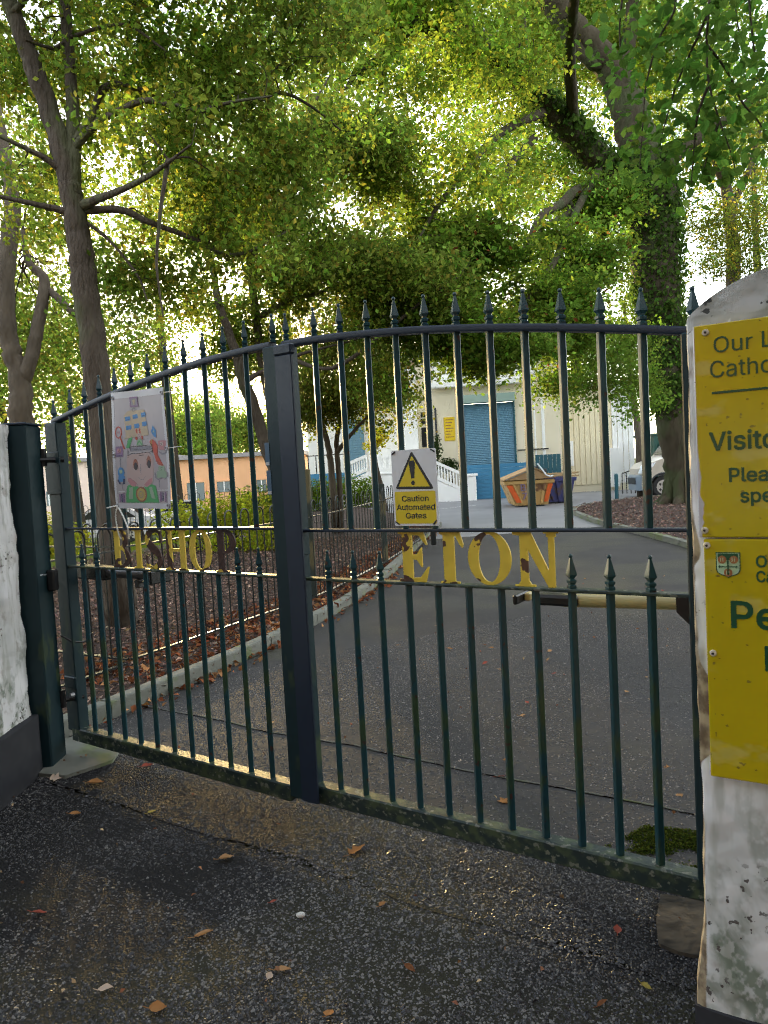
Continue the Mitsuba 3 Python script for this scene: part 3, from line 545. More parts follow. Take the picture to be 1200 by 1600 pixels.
# ---------------------------------------------------------------- banner with a child's drawing on the left leaf
mat('banner_pvc', (.38, .35, .37), .5, .3); mat('banner_hem', (.52, .52, .55), .5, .3)
for nm, c in (('ink_blue', (.05, .22, .50)), ('ink_navy', (.05, .06, .14)), ('ink_green', (.07, .36, .12)), ('ink_pale_green', (.28, .40, .28)), ('ink_red', (.50, .07, .04)), ('ink_pink', (.48, .22, .24)), ('ink_skin', (.50, .37, .35)), ('ink_yellow', (.50, .38, .10)), ('ink_grey', (.25, .24, .28)), ('ink_purple', (.24, .14, .26)), ('ink_black', (.04, .03, .035)), ('ink_tan', (.48, .38, .26)), ('ink_brown', (.30, .10, .06))):
    mat(nm, [.8*v+.05 for v in c], .55, .25)
bn = thing('banner', 'white cloth banner with a colourful child drawing tied to the left gate', 'banner')
cn = [(0.55,2.035), (0.985,2.017), (0.985,1.421), (0.539,1.431)]       # corners TL TR BR BL in (s, z)
cn = [np.array(c) for c in cn]
def cloth(U, V, off=0.0):                        # u right, v up, off towards the viewer
    p = ((1-U)*V)[..., None]*cn[0]+(U*V)[..., None]*cn[1]+(U*(1-V))[..., None]*cn[2]+((1-U)*(1-V))[..., None]*cn[3]
    y = -.030-.008*np.sin(U*7+1.2)*(.4+.6*(1-V))-.006*np.sin(V*5+U*3)-.012*ss(.85, 1.0, U)*(1-V)*.6
    return np.stack([p[..., 0], y-off, p[..., 1]], -1)
def cloth_mesh(poly, off):
    out = []
    for g in getattr(poly, 'geoms', [poly]):
        if g.area < 1e-7: continue
        v, f = trimesh.creation.triangulate_polygon(g, engine='earcut')
        v3 = np.c_[v, np.zeros(len(v))]; v3, f = trimesh.remesh.subdivide_to_size(v3, f, .06)
        out.append(trimesh.Trimesh(cloth(v3[:, 0], v3[:, 1], off), f, process=False))
    return tf(cat_(out), FL)
part(bn, 'cloth', tf(grid(lambda U, V: cloth(U, V), 24, 40), FL), 'banner_pvc', True)
part(bn, 'hem', cloth_mesh(sbox(0, 0, 1, 1).difference(sbox(.045, .045, .955, .945)), .0008), 'banner_hem')
A1 = 570/1290.                                    # aspect of the banner, to keep circles round
def cc(x, y, r, ry=None): return affinity.scale(Point(x, y).buffer(1, 10), r, (ry or r*A1))
def bxx(x, y, w, h): return sbox(x-w/2, y-h/2, x+w/2, y+h/2)
def ln(pts, w=.012): return affinity.scale(LineString([(a, b/A1) for a, b in pts]).buffer(w/2, 3), 1, A1, origin=(0, 0))
D_ = []
def dr_(m, poly, l=1): D_.append((m, poly, l))
# school badge, windows, figures along the sides, big face with a green collar
dr_('ink_grey', bxx(.42, .905, .15, .085)); dr_('ink_purple', bxx(.42, .905, .15, .085).difference(bxx(.42, .905, .11, .06)), 2); dr_('ink_tan', unary_union([bxx(.42, .912, .05, .022), bxx(.42, .893, .022, .022)]), 2)
dr_('ink_tan', Polygon([(.22, .80), (.30, .835), (.60, .835), (.64, .62), (.24, .60)]))
dr_('ink_grey', ring(.40, .84, .03, .016, .008, .004), 2)
for x, y in ((.285, .768), (.42, .782), (.575, .792), (.295, .692), (.435, .702), (.58, .715)): dr_('ink_blue', affinity.rotate(bxx(x, y, .088, .036), 3), 2)
for x, y, k in ((.285, .768, 1), (.42, .782, 1), (.575, .792, 1)): dr_('ink_navy', ln([(x-.03, y-.012), (x+.03, y-.006)], .006), 3)
dr_('ink_red', ring(.115, .655, .06, .052, .018, .009)); dr_('ink_red', ln([(.145, .61), (.21, .515)], .02)); dr_('ink_pink', cc(.115, .655, .018), 2)
dr_('ink_blue', Polygon([(.74, .61), (.70, .645), (.74, .69), (.79, .65), (.78, .60)]).buffer(.006)); dr_('ink_pale_green', cc(.745, .645, .018), 2)
dr_('ink_red', unary_union([cc(.455, .655, .065, .032), Polygon([(.395, .66), (.52, .66), (.53, .585), (.50, .585), (.50, .64), (.43, .64), (.43, .585), (.395, .585)])])); dr_('ink_skin', cc(.465, .62, .035, .022), 2); dr_('ink_black', unary_union([cc(.452, .624, .005), cc(.478, .624, .005), ln([(.455, .608), (.475, .608)], .004)]), 3)
dr_('ink_pale_green', Polygon([(.41, .535), (.52, .535), (.50, .59), (.43, .59)])); dr_('ink_green', ln([(.42, .545), (.46, .575), (.50, .545)], .014), 2)
dr_('ink_green', Polygon([(.24, .52), (.29, .515), (.345, .60), (.36, .64), (.335, .625), (.27, .585)])); dr_('ink_yellow', ln([(.22, .60), (.33, .615)], .012), 1)
dr_('ink_red', Polygon([(.645, .565), (.70, .585), (.755, .565), (.80, .53), (.79, .45), (.86, .385), (.90, .355), (.80, .365), (.755, .395), (.70, .49)])); dr_('ink_yellow', ln([(.69, .58), (.67, .53)], .012), 2); dr_('ink_brown', ln([(.755, .40), (.87, .362)], .01), 2)
dr_('ink_pink', bxx(.90, .53, .15, .055).buffer(.01)); dr_('ink_skin', bxx(.885, .54, .06, .03), 2); dr_('ink_black', unary_union([ln([(.865, .545), (.89, .535)], .006), ln([(.87, .528), (.90, .55)], .006)]), 3); dr_('ink_grey', ln([(.83, .475), (.88, .455), (.96, .465), (.98, .49)], .03)); dr_('ink_pink', ln([(.84, .495), (.95, .49)], .02), 2)
dr_('ink_purple', bxx(.125, .49, .11, .075).buffer(.008)); dr_('ink_pink', bxx(.125, .50, .06, .035), 2); dr_('ink_navy', unary_union([ln([(.08, .455), (.17, .455)], .016), ln([(.12, .49), (.13, .515)], .008)]), 3); dr_('ink_grey', ln([(.135, .44), (.14, .36)], .014))
dr_('ink_blue', affinity.scale(Point(.145, .31).buffer(1, 10), .055, .045)); dr_('ink_pale_green', bxx(.145, .318, .05, .03), 2); dr_('ink_blue', bxx(.15, .255, .09, .03).buffer(.01)); dr_('ink_navy', unary_union([ln([(.09, .245), (.12, .215)], .03), ln([(.19, .25), (.185, .215)], .03)]), 2); dr_('ink_grey', ln([(.155, .22), (.16, .165)], .012))
dr_('ink_pale_green', unary_union([bxx(.85, .325, .10, .05), bxx(.85, .285, .17, .04)]).buffer(.008)); dr_('ink_black', unary_union([ln([(.83, .34), (.875, .34)], .006), ln([(.835, .32), (.865, .325)], .006)]), 2); dr_('ink_grey', unary_union([ln([(.72, .30), (.74, .26), (.78, .245), (.85, .262)], .022), ln([(.97, .30), (.96, .27), (.91, .248)], .022), ln([(.80, .24), (.80, .18)], .01)]))
dr_('ink_skin', Polygon([(.26, .445), (.245, .25), (.33, .185), (.45, .17), (.57, .185), (.67, .23), (.70, .42), (.60, .47), (.35, .455)]).buffer(.01))
dr_('ink_pink', unary_union([Polygon([(.26, .26), (.30, .262), (.40, .215), (.36, .185), (.30, .195), (.255, .235)]), Polygon([(.67, .265), (.60, .245), (.51, .20), (.57, .182), (.66, .22)])]), 2)
dr_('ink_brown', unary_union([affinity.rotate(cc(.385, .375, .038, .047), 6), affinity.rotate(cc(.615, .395, .042, .050), -4)]), 2); dr_('ink_black', unary_union([affinity.rotate(cc(.39, .36, .03, .032), 6), affinity.rotate(cc(.618, .375, .034, .034), -4)]), 3)
dr_('ink_grey', unary_union([ln([(.47, .38), (.46, .33), (.47, .29)], .006), ln([(.42, .27), (.46, .245), (.51, .247), (.54, .27)], .008), ln([(.27, .265), (.36, .235), (.41, .20)], .006)]), 2)
dr_('ink_grey', Polygon([(.30, .52), (.66, .53), (.66, .495), (.30, .49)])); dr_('ink_black', unary_union([ln([(.31, .50), (.30, .525), (.36, .532), (.48, .528), (.60, .535)], .01), ln([(.28, .455), (.32, .468), (.44, .468), (.60, .475), (.66, .468)], .01), ln([(.66, .545), (.69, .54), (.69, .475), (.66, .48)], .014), ln([(.36, .50), (.46, .505), (.52, .498), (.60, .505)], .006), ln([(.45, .452), (.52, .452)], .014), ln([(.27, .50), (.27, .44)], .008)]), 2)
dr_('ink_green', Polygon([(.24, .195), (.30, .21), (.45, .175), (.52, .185), (.66, .205), (.73, .19), (.785, .05), (.205, .05), (.21, .12)])); dr_('ink_pale_green', unary_union([Polygon([(.27, .18), (.33, .185), (.32, .08), (.25, .08)]), Polygon([(.60, .18), (.66, .185), (.72, .08), (.64, .09)])]), 2)
dr_('ink_brown', cc(.465, .12, .095, .065), 2); dr_('ink_yellow', cc(.465, .12, .073, .052), 3); dr_('ink_grey', unary_union([ring(.46, .12, .04, .03, .01, .006), ln([(.43, .10), (.50, .13)], .006)]), 4)
dr_('banner_hem', unary_union([bxx(.14, .145, .12, .012), bxx(.86, .155, .20, .010)])); dr_('ink_purple', unary_union([bxx(.10, .09, .03, .07), bxx(.165, .09, .035, .08), bxx(.82, .10, .035, .08), bxx(.91, .10, .03, .08)])); dr_('ink_navy', unary_union([bxx(.135, .09, .02, .07), bxx(.86, .10, .02, .07)]))
for m_, p_, l_ in D_:
    q_ = p_.intersection(sbox(.03, .03, .97, .97))
    for g_ in getattr(q_, 'geoms', [q_]):
        if g_.area > 2e-6: part(bn, 'drawn_shape', cloth_mesh(g_, .0012+.0007*l_), m_)
for u_, v_ in ((.03, .955), (.965, .955), (.965, .5), (.03, .46), (.035, .025), (.965, .025)):
    c_ = cloth(np.array(u_), np.array(v_), .002)
    part(bn, 'eyelet', tf(tube([c_+np.array([.009*math.cos(t), 0, .009*math.sin(t)]) for t in np.linspace(0, 2*np.pi, 13)], .0035, 6, caps=False), FL), 'galvanised', 30)
bl_ = cloth(np.array(.035), np.array(.025), .004)
part(bn, 'cord', tf(cat_([tube(spline([bl_, bl_+[-.03, .006, -.06], bl_+[-.035, .02, -.15], bl_+[-.03, .03, -.18]], 5), .004, 6), tube(spline([bl_, bl_+[.03, .01, -.06], bl_+[.05, .02, -.13], bl_+[.035, .03, -.18]], 5), .004, 6), tube([bl_, bl_+[-.105, .01, -.012]], .004, 6)]), FL), 'tie_white', 30)
mr = cloth(np.array(.965), np.array(.5), .002); tr_ = cloth(np.array(.965), np.array(.955), .002)
part(bn, 'cord', tf(cat_([tube([mr, mr+[.09, .02, .004]], .0022, 5), tube([tr_, tr_+[.05, .02, .002]], .0022, 5)]), FL), 'tie_white', 30)

# ---------------------------------------------------------------- bow top railings along the bed
def bow_fence(name, label, line, zoff, skip=(), posts=(), hmax=300):
    k = thing(name, label, 'railings'); L = LineString(line); pitch = .245; n = int(L.length/pitch)
    at = lambda d: np.array(L.interpolate(max(0, min(L.length, d))).coords[0])
    for i in range(n):
        d0, d1 = i*pitch+.06, i*pitch+.06+.1225; p, q = at(d0), at(d1); z = float(gz(*p))+zoff
        if p[1] > 22: break
        mid, hv = (p+q)/2, (q-p)/2; r = np.linalg.norm(hv)
        pts = [(p[0], p[1], z+.06), (p[0], p[1], z+.60), (p[0], p[1], z+1.17-r)]+[(*(mid-hv*math.cos(t)), z+1.17-r+r*math.sin(t)) for t in np.linspace(.3, math.pi-.3, 6)]+[(q[0], q[1], z+1.17-r), (q[0], q[1], z+.60), (q[0], q[1], z+.06)]
        part(k, 'bow_bar', tube(pts, .0075, 6), 'fence_black', 40)
    for zz, hh, nm in ((.07, .014, 'bottom_rail'), (.98, .012, 'top_rail')):
        ds = np.linspace(0, L.length, max(2, int(L.length/.6))); ds = [d for d in ds if at(d)[1] < 22]; ring_ = []
        for d in ds:
            p = at(d); e = (at(d+.05)-at(d-.05)); e /= np.linalg.norm(e); nn = np.array([-e[1], e[0]]); z = float(gz(*p))+zoff+zz
            ring_.append([(*(p-nn*.020), z-hh/2), (*(p+nn*.020), z-hh/2), (*(p+nn*.020), z+hh/2), (*(p-nn*.020), z+hh/2)])
        part(k, nm, loft(ring_), 'fence_black')
    return k
FA = [(-2.09, 5.86)]+[tuple(p[:2]) for p in [(-1.802,6.459,0.151),(-1.18,7.687,0.159),(-0.81,8.317,0.166),(-0.414,9.55,0.185),(0.058,11.109,0.217),(0.511,12.922,0.258)]]+[(.95, 15.0), (1.25, 17.5)]
fk = bow_fence('bow_top_railings', 'black bow top railings along the left kerb of the drive', FA, .08)
for (x, y) in ((-.02, 11.0), (1.22, 17.4)): part(fk, 'post', bx(x-.045, x+.045, y-.045, y+.045, 0, 1.36, .006), 'fence_post')
bow_fence('bow_top_railings', 'black bow top railings running back left from the corner behind the left leaf', [(-2.13, 5.86), (-2.75, 6.22), (-8.0, 9.3)], .08)
bow_fence('bow_top_railings', 'short black bow top railings between the left gate post and the railing corner', [(-2.12, 5.80), (-2.45, 5.2), (-2.75, 4.5)], .06)
bow_fence('bow_top_railings', 'distant black bow top railings across the bed by the hedge', [(-.9, 19.0), (-4.0, 18.6), (-8, 18.0)], .05)
single('timber_post', bx(-.965, -.845, 8.62, 8.72, 0, 1.62, .008), 'fence_post', 'weathered timber post close behind the meeting of the gates', 'post')
sp_ = thing('sensor_post', 'short black sensor post by the kerb, seen between the letters E and T', 'post')
part(sp_, 'post', bx(.80, .89, 12.9, 12.99, .2, .55, .008), 'fence_black'); part(sp_, 'head', bx(.785, .905, 12.885, 13.005, .55, .66, .012), 'black_plastic')

# ---------------------------------------------------------------- trees
def leaf_mesh(P, size, N, rng, cols, aspect=.62, fold=.18):
    n = len(P); s = size*np.clip(np.exp(rng.normal(-.02, .30, n)), .45, 1.45)[:, None]
    N = N/np.linalg.norm(N, axis=1, keepdims=True)
    a = rng.normal(size=(n, 3)); a -= N*(a*N).sum(1, keepdims=True); a /= np.linalg.norm(a, axis=1, keepdims=True)
    b = np.cross(N, a)
    v = np.stack([P-a*s*.5, P+b*s*aspect*.5+N*s*fold*.5+a*s*.04, P+a*s*.5, P-b*s*aspect*.5+N*s*fold*.5+a*s*.04], 1).reshape(-1, 3)
    k = np.arange(n)[:, None]*4
    f = np.vstack([k+[0, 1, 2], k+[0, 2, 3]])
    return trimesh.Trimesh(v, f, process=False), np.repeat(cols, 4, 0)
def colours(rng, n, base, var=.25, alt=None, p_alt=0.0):
    c = np.array(base)[None]*np.exp(rng.normal(0, var, (n, 1)))*np.exp(rng.normal(0, .08, (n, 3)))
    if alt is not None:
        m = rng.random(n) < p_alt; c[m] = np.array(alt)[None]*np.exp(rng.normal(0, var, (m.sum(), 1)))
    return np.clip(c, .004, .75)
class Tree:
    def __init__(s, name, label, bark='bark', cat='tree', group=None):
        s.k = thing(name, label, cat, group); s.nodes, s.rad = [], []; s.bark = bark; s.tw = []
    def limb(s, pts, radii, name='branch', sides=9, bump=.10, n=6, seed=1, add=True):
        if name == 'branch' and s.nodes:
            q = np.array(s.nodes); dd = np.linalg.norm(q-np.array(pts[0]), axis=1); i = int(dd.argmin())
            if .02 < dd[i] < .7: pts = [tuple(q[i])]+list(pts); radii = [radii[0]]+list(radii)
        p = spline(pts, n); r = np.interp(np.linspace(0, 1, len(p)), np.linspace(0, 1, len(radii)), radii)
        jit = np.random.default_rng(seed).normal(0, 1, p.shape)*np.minimum(r*.07, .018)[:, None]; jit[0] = 0; p = p+jit
        part(s.k, name, tube(p, r, sides, bump, seed), s.bark, True)
        if add: s.nodes += list(p); s.rad += list(r)
        return p
    def crown(s, blobs, n_clump, per, leaf, base, seed, spread=.30, flat=.6, thr=.40, scale=.9, up=.8, var=.25, alt=None, p_alt=0., cut=None, twig=.010, name='foliage', m='leaf', aspect=.62, dens=1.25, maxlen=2.6):
        rng = np.random.default_rng(seed); B = np.array(blobs, float); w = B[:, 3]*B[:, 4]*B[:, 5]; w = (w**.8); w /= w.sum()
        idx = rng.choice(len(B), n_clump*3, p=w); d = rng.normal(size=(len(idx), 3)); d /= np.linalg.norm(d, axis=1, keepdims=True)
        C = B[idx, :3]+B[idx, 3:6]*d*(rng.random((len(idx), 1))**.42)
        keep = meshkit.fbm(C*scale, 3, seed) > thr
        if cut is not None: keep &= cut(C)
        C = C[keep][:n_clump]
        # twigs: each clump joins the nearest wood, the near ones first
        nodes, rad = [np.array(q) for q in s.nodes], list(s.rad)
        tree = cKDTree(np.array(nodes)); dist, _ = tree.query(C); order = np.argsort(dist)
        tw = []; dirs = rng.normal(size=(len(C), 3))*.2
        for blk in np.array_split(order, 14):
            tree = cKDTree(np.array(nodes)); dd, ii = tree.query(C[blk])
            for j, dj, i in zip(blk, dd, ii):
                a, c = nodes[i], C[j]
                if dj > maxlen*1.8: continue
                mid = (a+c)/2+rng.normal(0, .12*dj, 3)+np.array([0, 0, .10*dj])
                p = spline([a, mid, c, c+(c-mid)*.35+rng.normal(0, .05, 3)], 3)
                dirs[j] = c-mid
                r0 = min(rad[i]*.55, twig*(.6+dj)); r = np.linspace(r0, .0025, len(p)); tw.append(tube(p, r, 4, caps=False))
                for q, rr in zip(p[2:8:2], r[2:8:2]): nodes.append(q); rad.append(rr)
        if tw: part(s.k, 'twigs', cat_(tw), 'twig_bark', True, kind='stuff')
        per = int(per*dens); n = len(C)*per; ln_ = np.linalg.norm(dirs, axis=1, keepdims=True); dirs = dirs/np.maximum(ln_, .01)*np.clip(ln_, .25, .9)
        P = np.repeat(C, per, 0)+np.repeat(dirs, per, 0)*rng.uniform(-.75, .45, (n, 1))+rng.normal(0, 1, (n, 3))*spread*.72*np.array([1, 1, flat])
        N = rng.normal(size=(n, 3))+np.array([0, 0, up])
        lm, lc = leaf_mesh(P, leaf, N, rng, np.clip(colours(rng, n, base, var, alt, p_alt)*np.repeat(np.exp(rng.normal(0, .24, (len(C), 1)))*np.exp(rng.normal(0, .07, (len(C), 3))), per, 0), .004, .8), aspect)
        part(s.k, name, lm, m, False, kind='stuff', color=lc)
def blobs(*rows): return [(*p, rx, ry, rz) for p, rx, ry, rz in rows]

# the tall slender tree behind the left leaf
t1 = Tree('slender_tree', 'tall slender grey tree forking above the left gate leaf')
tr1 = t1.limb([(-2.86,7.767,0.01)]+[(-2.685,7.28,0.654),(-2.706,7.28,1.293),(-2.742,7.3,1.928),(-2.756,7.3,2.806),(-2.791,7.3,3.489),(-2.823,7.3,4.043),(-2.868,7.3,4.502)], [.20, .145, .135, .128, .120, .115, .11, .105], 'trunk', 14, .10, 7, 11)
t1.limb([(-2.85,7.3,4.41),(-2.936,7.3,4.898),(-3.009,7.25,5.238),(-3.09,7.2,5.601),(-3.174,7.15,5.898),(-3.268,7.1,6.333),(-3.352,7,6.946)], [.10, .098, .09, .085, .075, .065, .05], 'branch', 10, .1, 6, 12)
t1.limb([(-2.863,7.3,4.41),(-2.817,7.32,4.779),(-2.797,7.35,5.275),(-2.815,7.4,5.785),(-2.827,7.45,6.297),(-2.83,7.5,6.931),(-2.817,7.5,7.648)], [.085, .075, .062, .055, .05, .042, .03], 'branch', 9, .1, 6, 13)
for i, (pts, r0) in enumerate((
    ([(-2.768,7.3,4.271),(-2.549,7.1,4.248),(-2.309,6.9,4.221),(-2.025,6.7,4.226),(-1.752,6.5,4.259),(-1.429,6.3,4.354)], .042), ([(-2.79,7.3,4.224),(-2.399,7.3,4.215),(-2.123,7.3,4.084),(-1.741,7.4,3.942),(-1.425,7.5,3.792),(-1.148,7.6,3.87),(-0.835,7.8,4.096)], .038),
    ([(-2.78,7.3,4.829),(-2.532,7.2,4.981),(-2.309,7.1,5.029),(-1.956,7,5.077),(-1.504,6.9,4.914),(-1.174,6.8,4.921),(-0.786,6.7,4.907)], .040), ([(-2.817,7.3,4.831),(-2.638,7.3,5.063),(-2.468,7.4,5.434),(-2.189,7.5,5.439),(-1.698,7.6,5.301),(-1.186,7.6,5.28),(-0.813,7.6,5.384),(-0.507,7.7,5.279),(-0.225,7.8,5.074)], .036),
    ([(-2.83,7.3,4.196),(-3.018,7.2,4.232),(-3.154,7.1,4.245),(-3.4,7,4.287),(-3.694,6.9,4.364)], .040), ([(-2.91,7.3,4.595),(-3.013,7.2,4.68),(-3.172,7.1,4.753),(-3.355,7,4.83),(-3.586,6.9,4.929)], .034),
    ([(-2.814,7.4,5.875),(-2.91,7.3,5.764),(-3.006,7.2,5.743),(-3.091,7.1,5.738)], .026), ([(-2.8,7.4,5.904),(-2.498,7.3,5.921),(-2.16,7.2,5.874),(-1.79,7.1,5.565)], .024), ([(-1.694,6.5,4.299),(-1.775,6.5,3.947),(-1.845,6.5,3.516),(-1.849,6.5,3.297),(-1.826,6.5,2.994)], .020),
    ([(-3.19,7.1,5.985),(-2.922,7,6.137),(-2.368,6.6,6.226),(-1.732,6,6.067)], .035), ([(-2.849,7.5,6.692),(-2.349,7.2,6.581),(-1.716,6.8,6.166),(-1.24,6.6,5.795)], .028), ([(-2.76,7.3,4.131),(-2.526,7.3,3.935),(-2.272,7.3,3.584),(-2.166,7.2,3.309)], .020))):
    t1.limb(pts, [r0, r0*.75, r0*.55, .008], 'branch', 7, .12, 5, 20+i)
t1.crown(blobs(((-1.653,7.6,5.957), 1.5, 1.2, .9), ((-1.493,6.9,4.816), 1.0, .5, .6), ((-1.34,7.3,3.963), .8, .5, .5), ((-0.993,8,5.232), 1.1, 1.1, .9), ((-2.642,8.4,5.916), 1.1, .8, 1.2), ((-3.586,8.2,6.201), .9, .9, 1.3), ((-1.549,7.9,4.693), .9, .9, .55), ((-2.041,8,3.822), .75, .8, .5), ((-2.796,8.2,3.848), .5, .7, .5), ((-3.606,8.3,4.821), .7, .7, .6), ((-0.492,7.4,5.781), .8, .9, .8), ((-2.15,7,6.659), 1.7, 1.4, .8), ((-0.743,8.4,4.494), .7, .8, .7)),
    1050, 42, .066, (.185, .27, .042), 101, .17, .8, .47, 1.5, .5, .30, (.30, .28, .045), .09, twig=.011, dens=1.1)

t0 = Tree('forked_tree', 'tree at the far left whose trunk forks just above the left pier', 'bark_warm')
t0.limb([(-5.15, 10.4, 0)]+[(-4.995,10.2,1.257),(-4.815,10,2.471),(-4.79,10,2.985),(-4.845,10,3.363)], [.20, .17, .155, .145, .10], 'trunk', 12, .08, 6, 31)
t0.limb([(-4.785,10,2.942),(-4.861,10,3.373),(-4.908,10,3.843),(-4.869,10.1,4.713),(-4.791,10.2,5.419),(-4.893,10.3,6.059),(-5.026,10.4,6.964)], [.13, .12, .12, .11, .09, .07], 'branch', 10, .08, 6, 32)
t0.limb([(-4.783,10,2.959),(-4.657,10,3.234),(-4.577,10.1,3.631),(-4.486,10.2,4.145),(-4.498,10.3,4.464),(-4.729,10.4,4.704),(-4.827,10.5,5.177)], [.11, .09, .085, .075, .05, .03], 'branch', 9, .08, 6, 33)
t0.limb([(-4.492,10.3,4.316),(-4.285,10.2,4.151),(-4.035,10.1,3.901),(-3.914,10.3,3.806)], [.055, .05, .04, .02], 'branch', 8, .08, 5, 34)
t0.crown(blobs(((-5.279,12,5.481), 1.5, 1.6, 1.5), ((-5.867,12.5,3.764), 1.3, 1.4, 1.0), ((-4.38,13,4.421), 1.2, 1.4, 1.2), ((-5.74,12,7.301), 1.5, 1.4, 1.5), ((-5.597,13,3.158), .9, 1.0, .6), ((-6.297,11,4.586), 1.0, 1.2, 1.5)),
    430, 40, .072, (.185, .27, .042), 102, .26, .8, .42, 1.0, .4, .3, (.32, .28, .045), .15)

t2 = Tree('leaning_tree', 'many stemmed leaning tree right behind the meeting of the gates')
t2.limb([(-1.757,13.273,0.116)]+[(-1.721,12.6,1.272),(-1.927,12.6,1.994),(-2.109,12.5,2.788),(-2.228,12.4,3.158),(-2.287,12.3,3.591),(-2.388,12.2,3.996),(-2.499,12.1,4.496),(-2.537,12,5.132)], [.13, .11, .105, .10, .085, .07, .06, .04], 'trunk', 12, .1, 6, 41)
t2.limb([(-1.665,12.6,0.939),(-1.747,12.8,1.823),(-1.86,12.9,2.722),(-1.97,12.9,3.446),(-2.006,12.9,3.921),(-2.025,12.9,4.492),(-2.054,12.8,5.12),(-2.03,12.8,5.495),(-1.901,12.7,6.043),(-1.71,12.6,6.732)], [.10, .085, .075, .07, .07, .065, .06, .05, .03], 'trunk', 10, .1, 6, 42)
for i, (pts, r0) in enumerate((([(-2.229,12.4,3.147),(-2.052,12.4,3.244),(-1.842,12.4,3.338),(-1.446,12.3,3.492),(-0.9,12.2,3.603),(-0.261,12.1,3.707)], .055), ([(-2.047,12.8,4.904),(-1.8,12.6,4.999),(-1.47,12.4,5.011),(-1.027,12.2,4.984),(-0.454,12,4.777),(0.099,11.8,4.534)], .05), ([(-2.049,12.8,5.378),(-2.27,12.6,5.395),(-2.48,12.4,5.462),(-2.815,12.2,5.552)], .045), ([(-2.028,12.9,4.273),(-1.432,12.7,4.523),(-0.812,12.5,4.602),(-0.2,12.3,4.884),(0.252,12.2,5.448)], .045), ([(-1.79,12.6,6.317),(-1.344,12.3,6.794),(-0.869,12,7.237),(-0.417,11.8,7.797)], .05), ([(-1.886,12.7,5.936),(-2.246,12.5,6.409),(-2.482,12.3,6.957)], .04), ([(-1.446,12.3,3.492),(-0.686,11.8,3.224),(0.152,11.5,3.676),(0.763,11.4,4.108),(1.356,11.3,4.435)], .04))):
    t2.limb(pts, [r0, r0*.8, r0*.6, .012], 'branch', 7, .1, 5, 43+i)
t2.crown(blobs(((-1.078,12.4,6.205), 1.9, 1.4, 1.2), ((-1.991,12.8,4.576), 1.2, 1.0, .7), ((-0.326,12.2,4.452), 1.5, 1.2, .9), ((-2.613,12.6,6.046), 1.0, 1.0, .8), ((-0.099,12,6.502), 1.0, 1.2, .9), ((0.614,11.8,4.705), 1.1, 1.2, .8), ((-1.778,13.2,3.647), .7, .6, .45), ((-2.726,13.4,3.729), .5, .6, .4), ((0.129,12.4,3.21), .9, .9, .55)),
    1200, 46, .078, (.18, .255, .040), 103, .22, .75, .48, 1.2, .6, .28, (.28, .26, .045), .08, dens=1.1, twig=.013)

t3 = Tree('twin_stemmed_tree', 'small twin stemmed tree with pale bark beside the black railings', 'bark_warm')
t3.limb([(-1.095,16.092,0.178)]+[(-1.042,15.4,1.018),(-1.052,15.4,1.755),(-1.097,15.3,2.22),(-1.203,15.2,2.746),(-1.287,15.1,3.391)], [.085, .072, .066, .06, .05, .02], 'trunk', 10, .1, 6, 51)
t3.limb([(-0.964,16.025,0.177)]+[(-0.901,15.5,1.006),(-0.911,15.5,1.748),(-0.911,15.5,2.217),(-0.765,15.5,2.877),(-0.561,15.4,3.782)], [.075, .062, .058, .055, .045, .02], 'trunk', 10, .1, 6, 52)
t3.limb([(-0.896,15.5,2.015),(-0.742,15.3,2.174),(-0.477,15,2.433),(-0.078,14.7,2.774)], [.05, .045, .035, .012], 'branch', 8, .1, 5, 53)
t3.crown(blobs(((-0.641,15.2,3.368), 1.35, 1.1, .95), ((-1.211,15.4,2.894), .7, .8, .55), ((0.121,15,2.916), .8, .8, .6), ((-0.32,15.2,4.388), 1.3, 1.0, .8), ((-1.491,15.6,3.461), .5, .6, .7)),
    520, 44, .068, (.17, .21, .034), 104, .22, .8, .36, 1.1, .5, .28, (.11, .09, .02), .12)

t4 = Tree('beech_tree', 'great ivy clad beech rising from the mulch bed near the right pier', 'bark_dark')
TB = [(7.72, 18.95, .1)]+[(7.666,18.95,0.897),(7.59,18.9,1.723),(7.472,18.85,2.704),(7.355,18.8,3.675),(7.274,18.8,4.643),(7.16,18.7,5.741),(7.08,18.6,6.818),(6.969,18.5,7.878),(6.763,18.4,8.848),(6.482,18.3,9.805),(6.185,18.2,10.596)]
t4.limb(TB, [.50, .40, .38, .40, .43, .47, .52, .58, .60, .52, .42, .36], 'trunk', 22, .16, 6, 61)
for i, a in enumerate((3.4, 4.1, 4.8, 5.6, .4, 2.4)):            # root buttresses
    e = np.array([math.cos(a), math.sin(a), 0]); b0 = np.array([7.72, 18.95, 0])
    t4.limb([b0+e*.28+[0, 0, 1.5], b0+e*.36+[0, 0, .8], b0+e*.50+[0, 0, .38], b0+e*.95+[0, 0, .16]], [.10, .14, .15, .06], 'root', 8, .15, 5, 62+i, add=False)
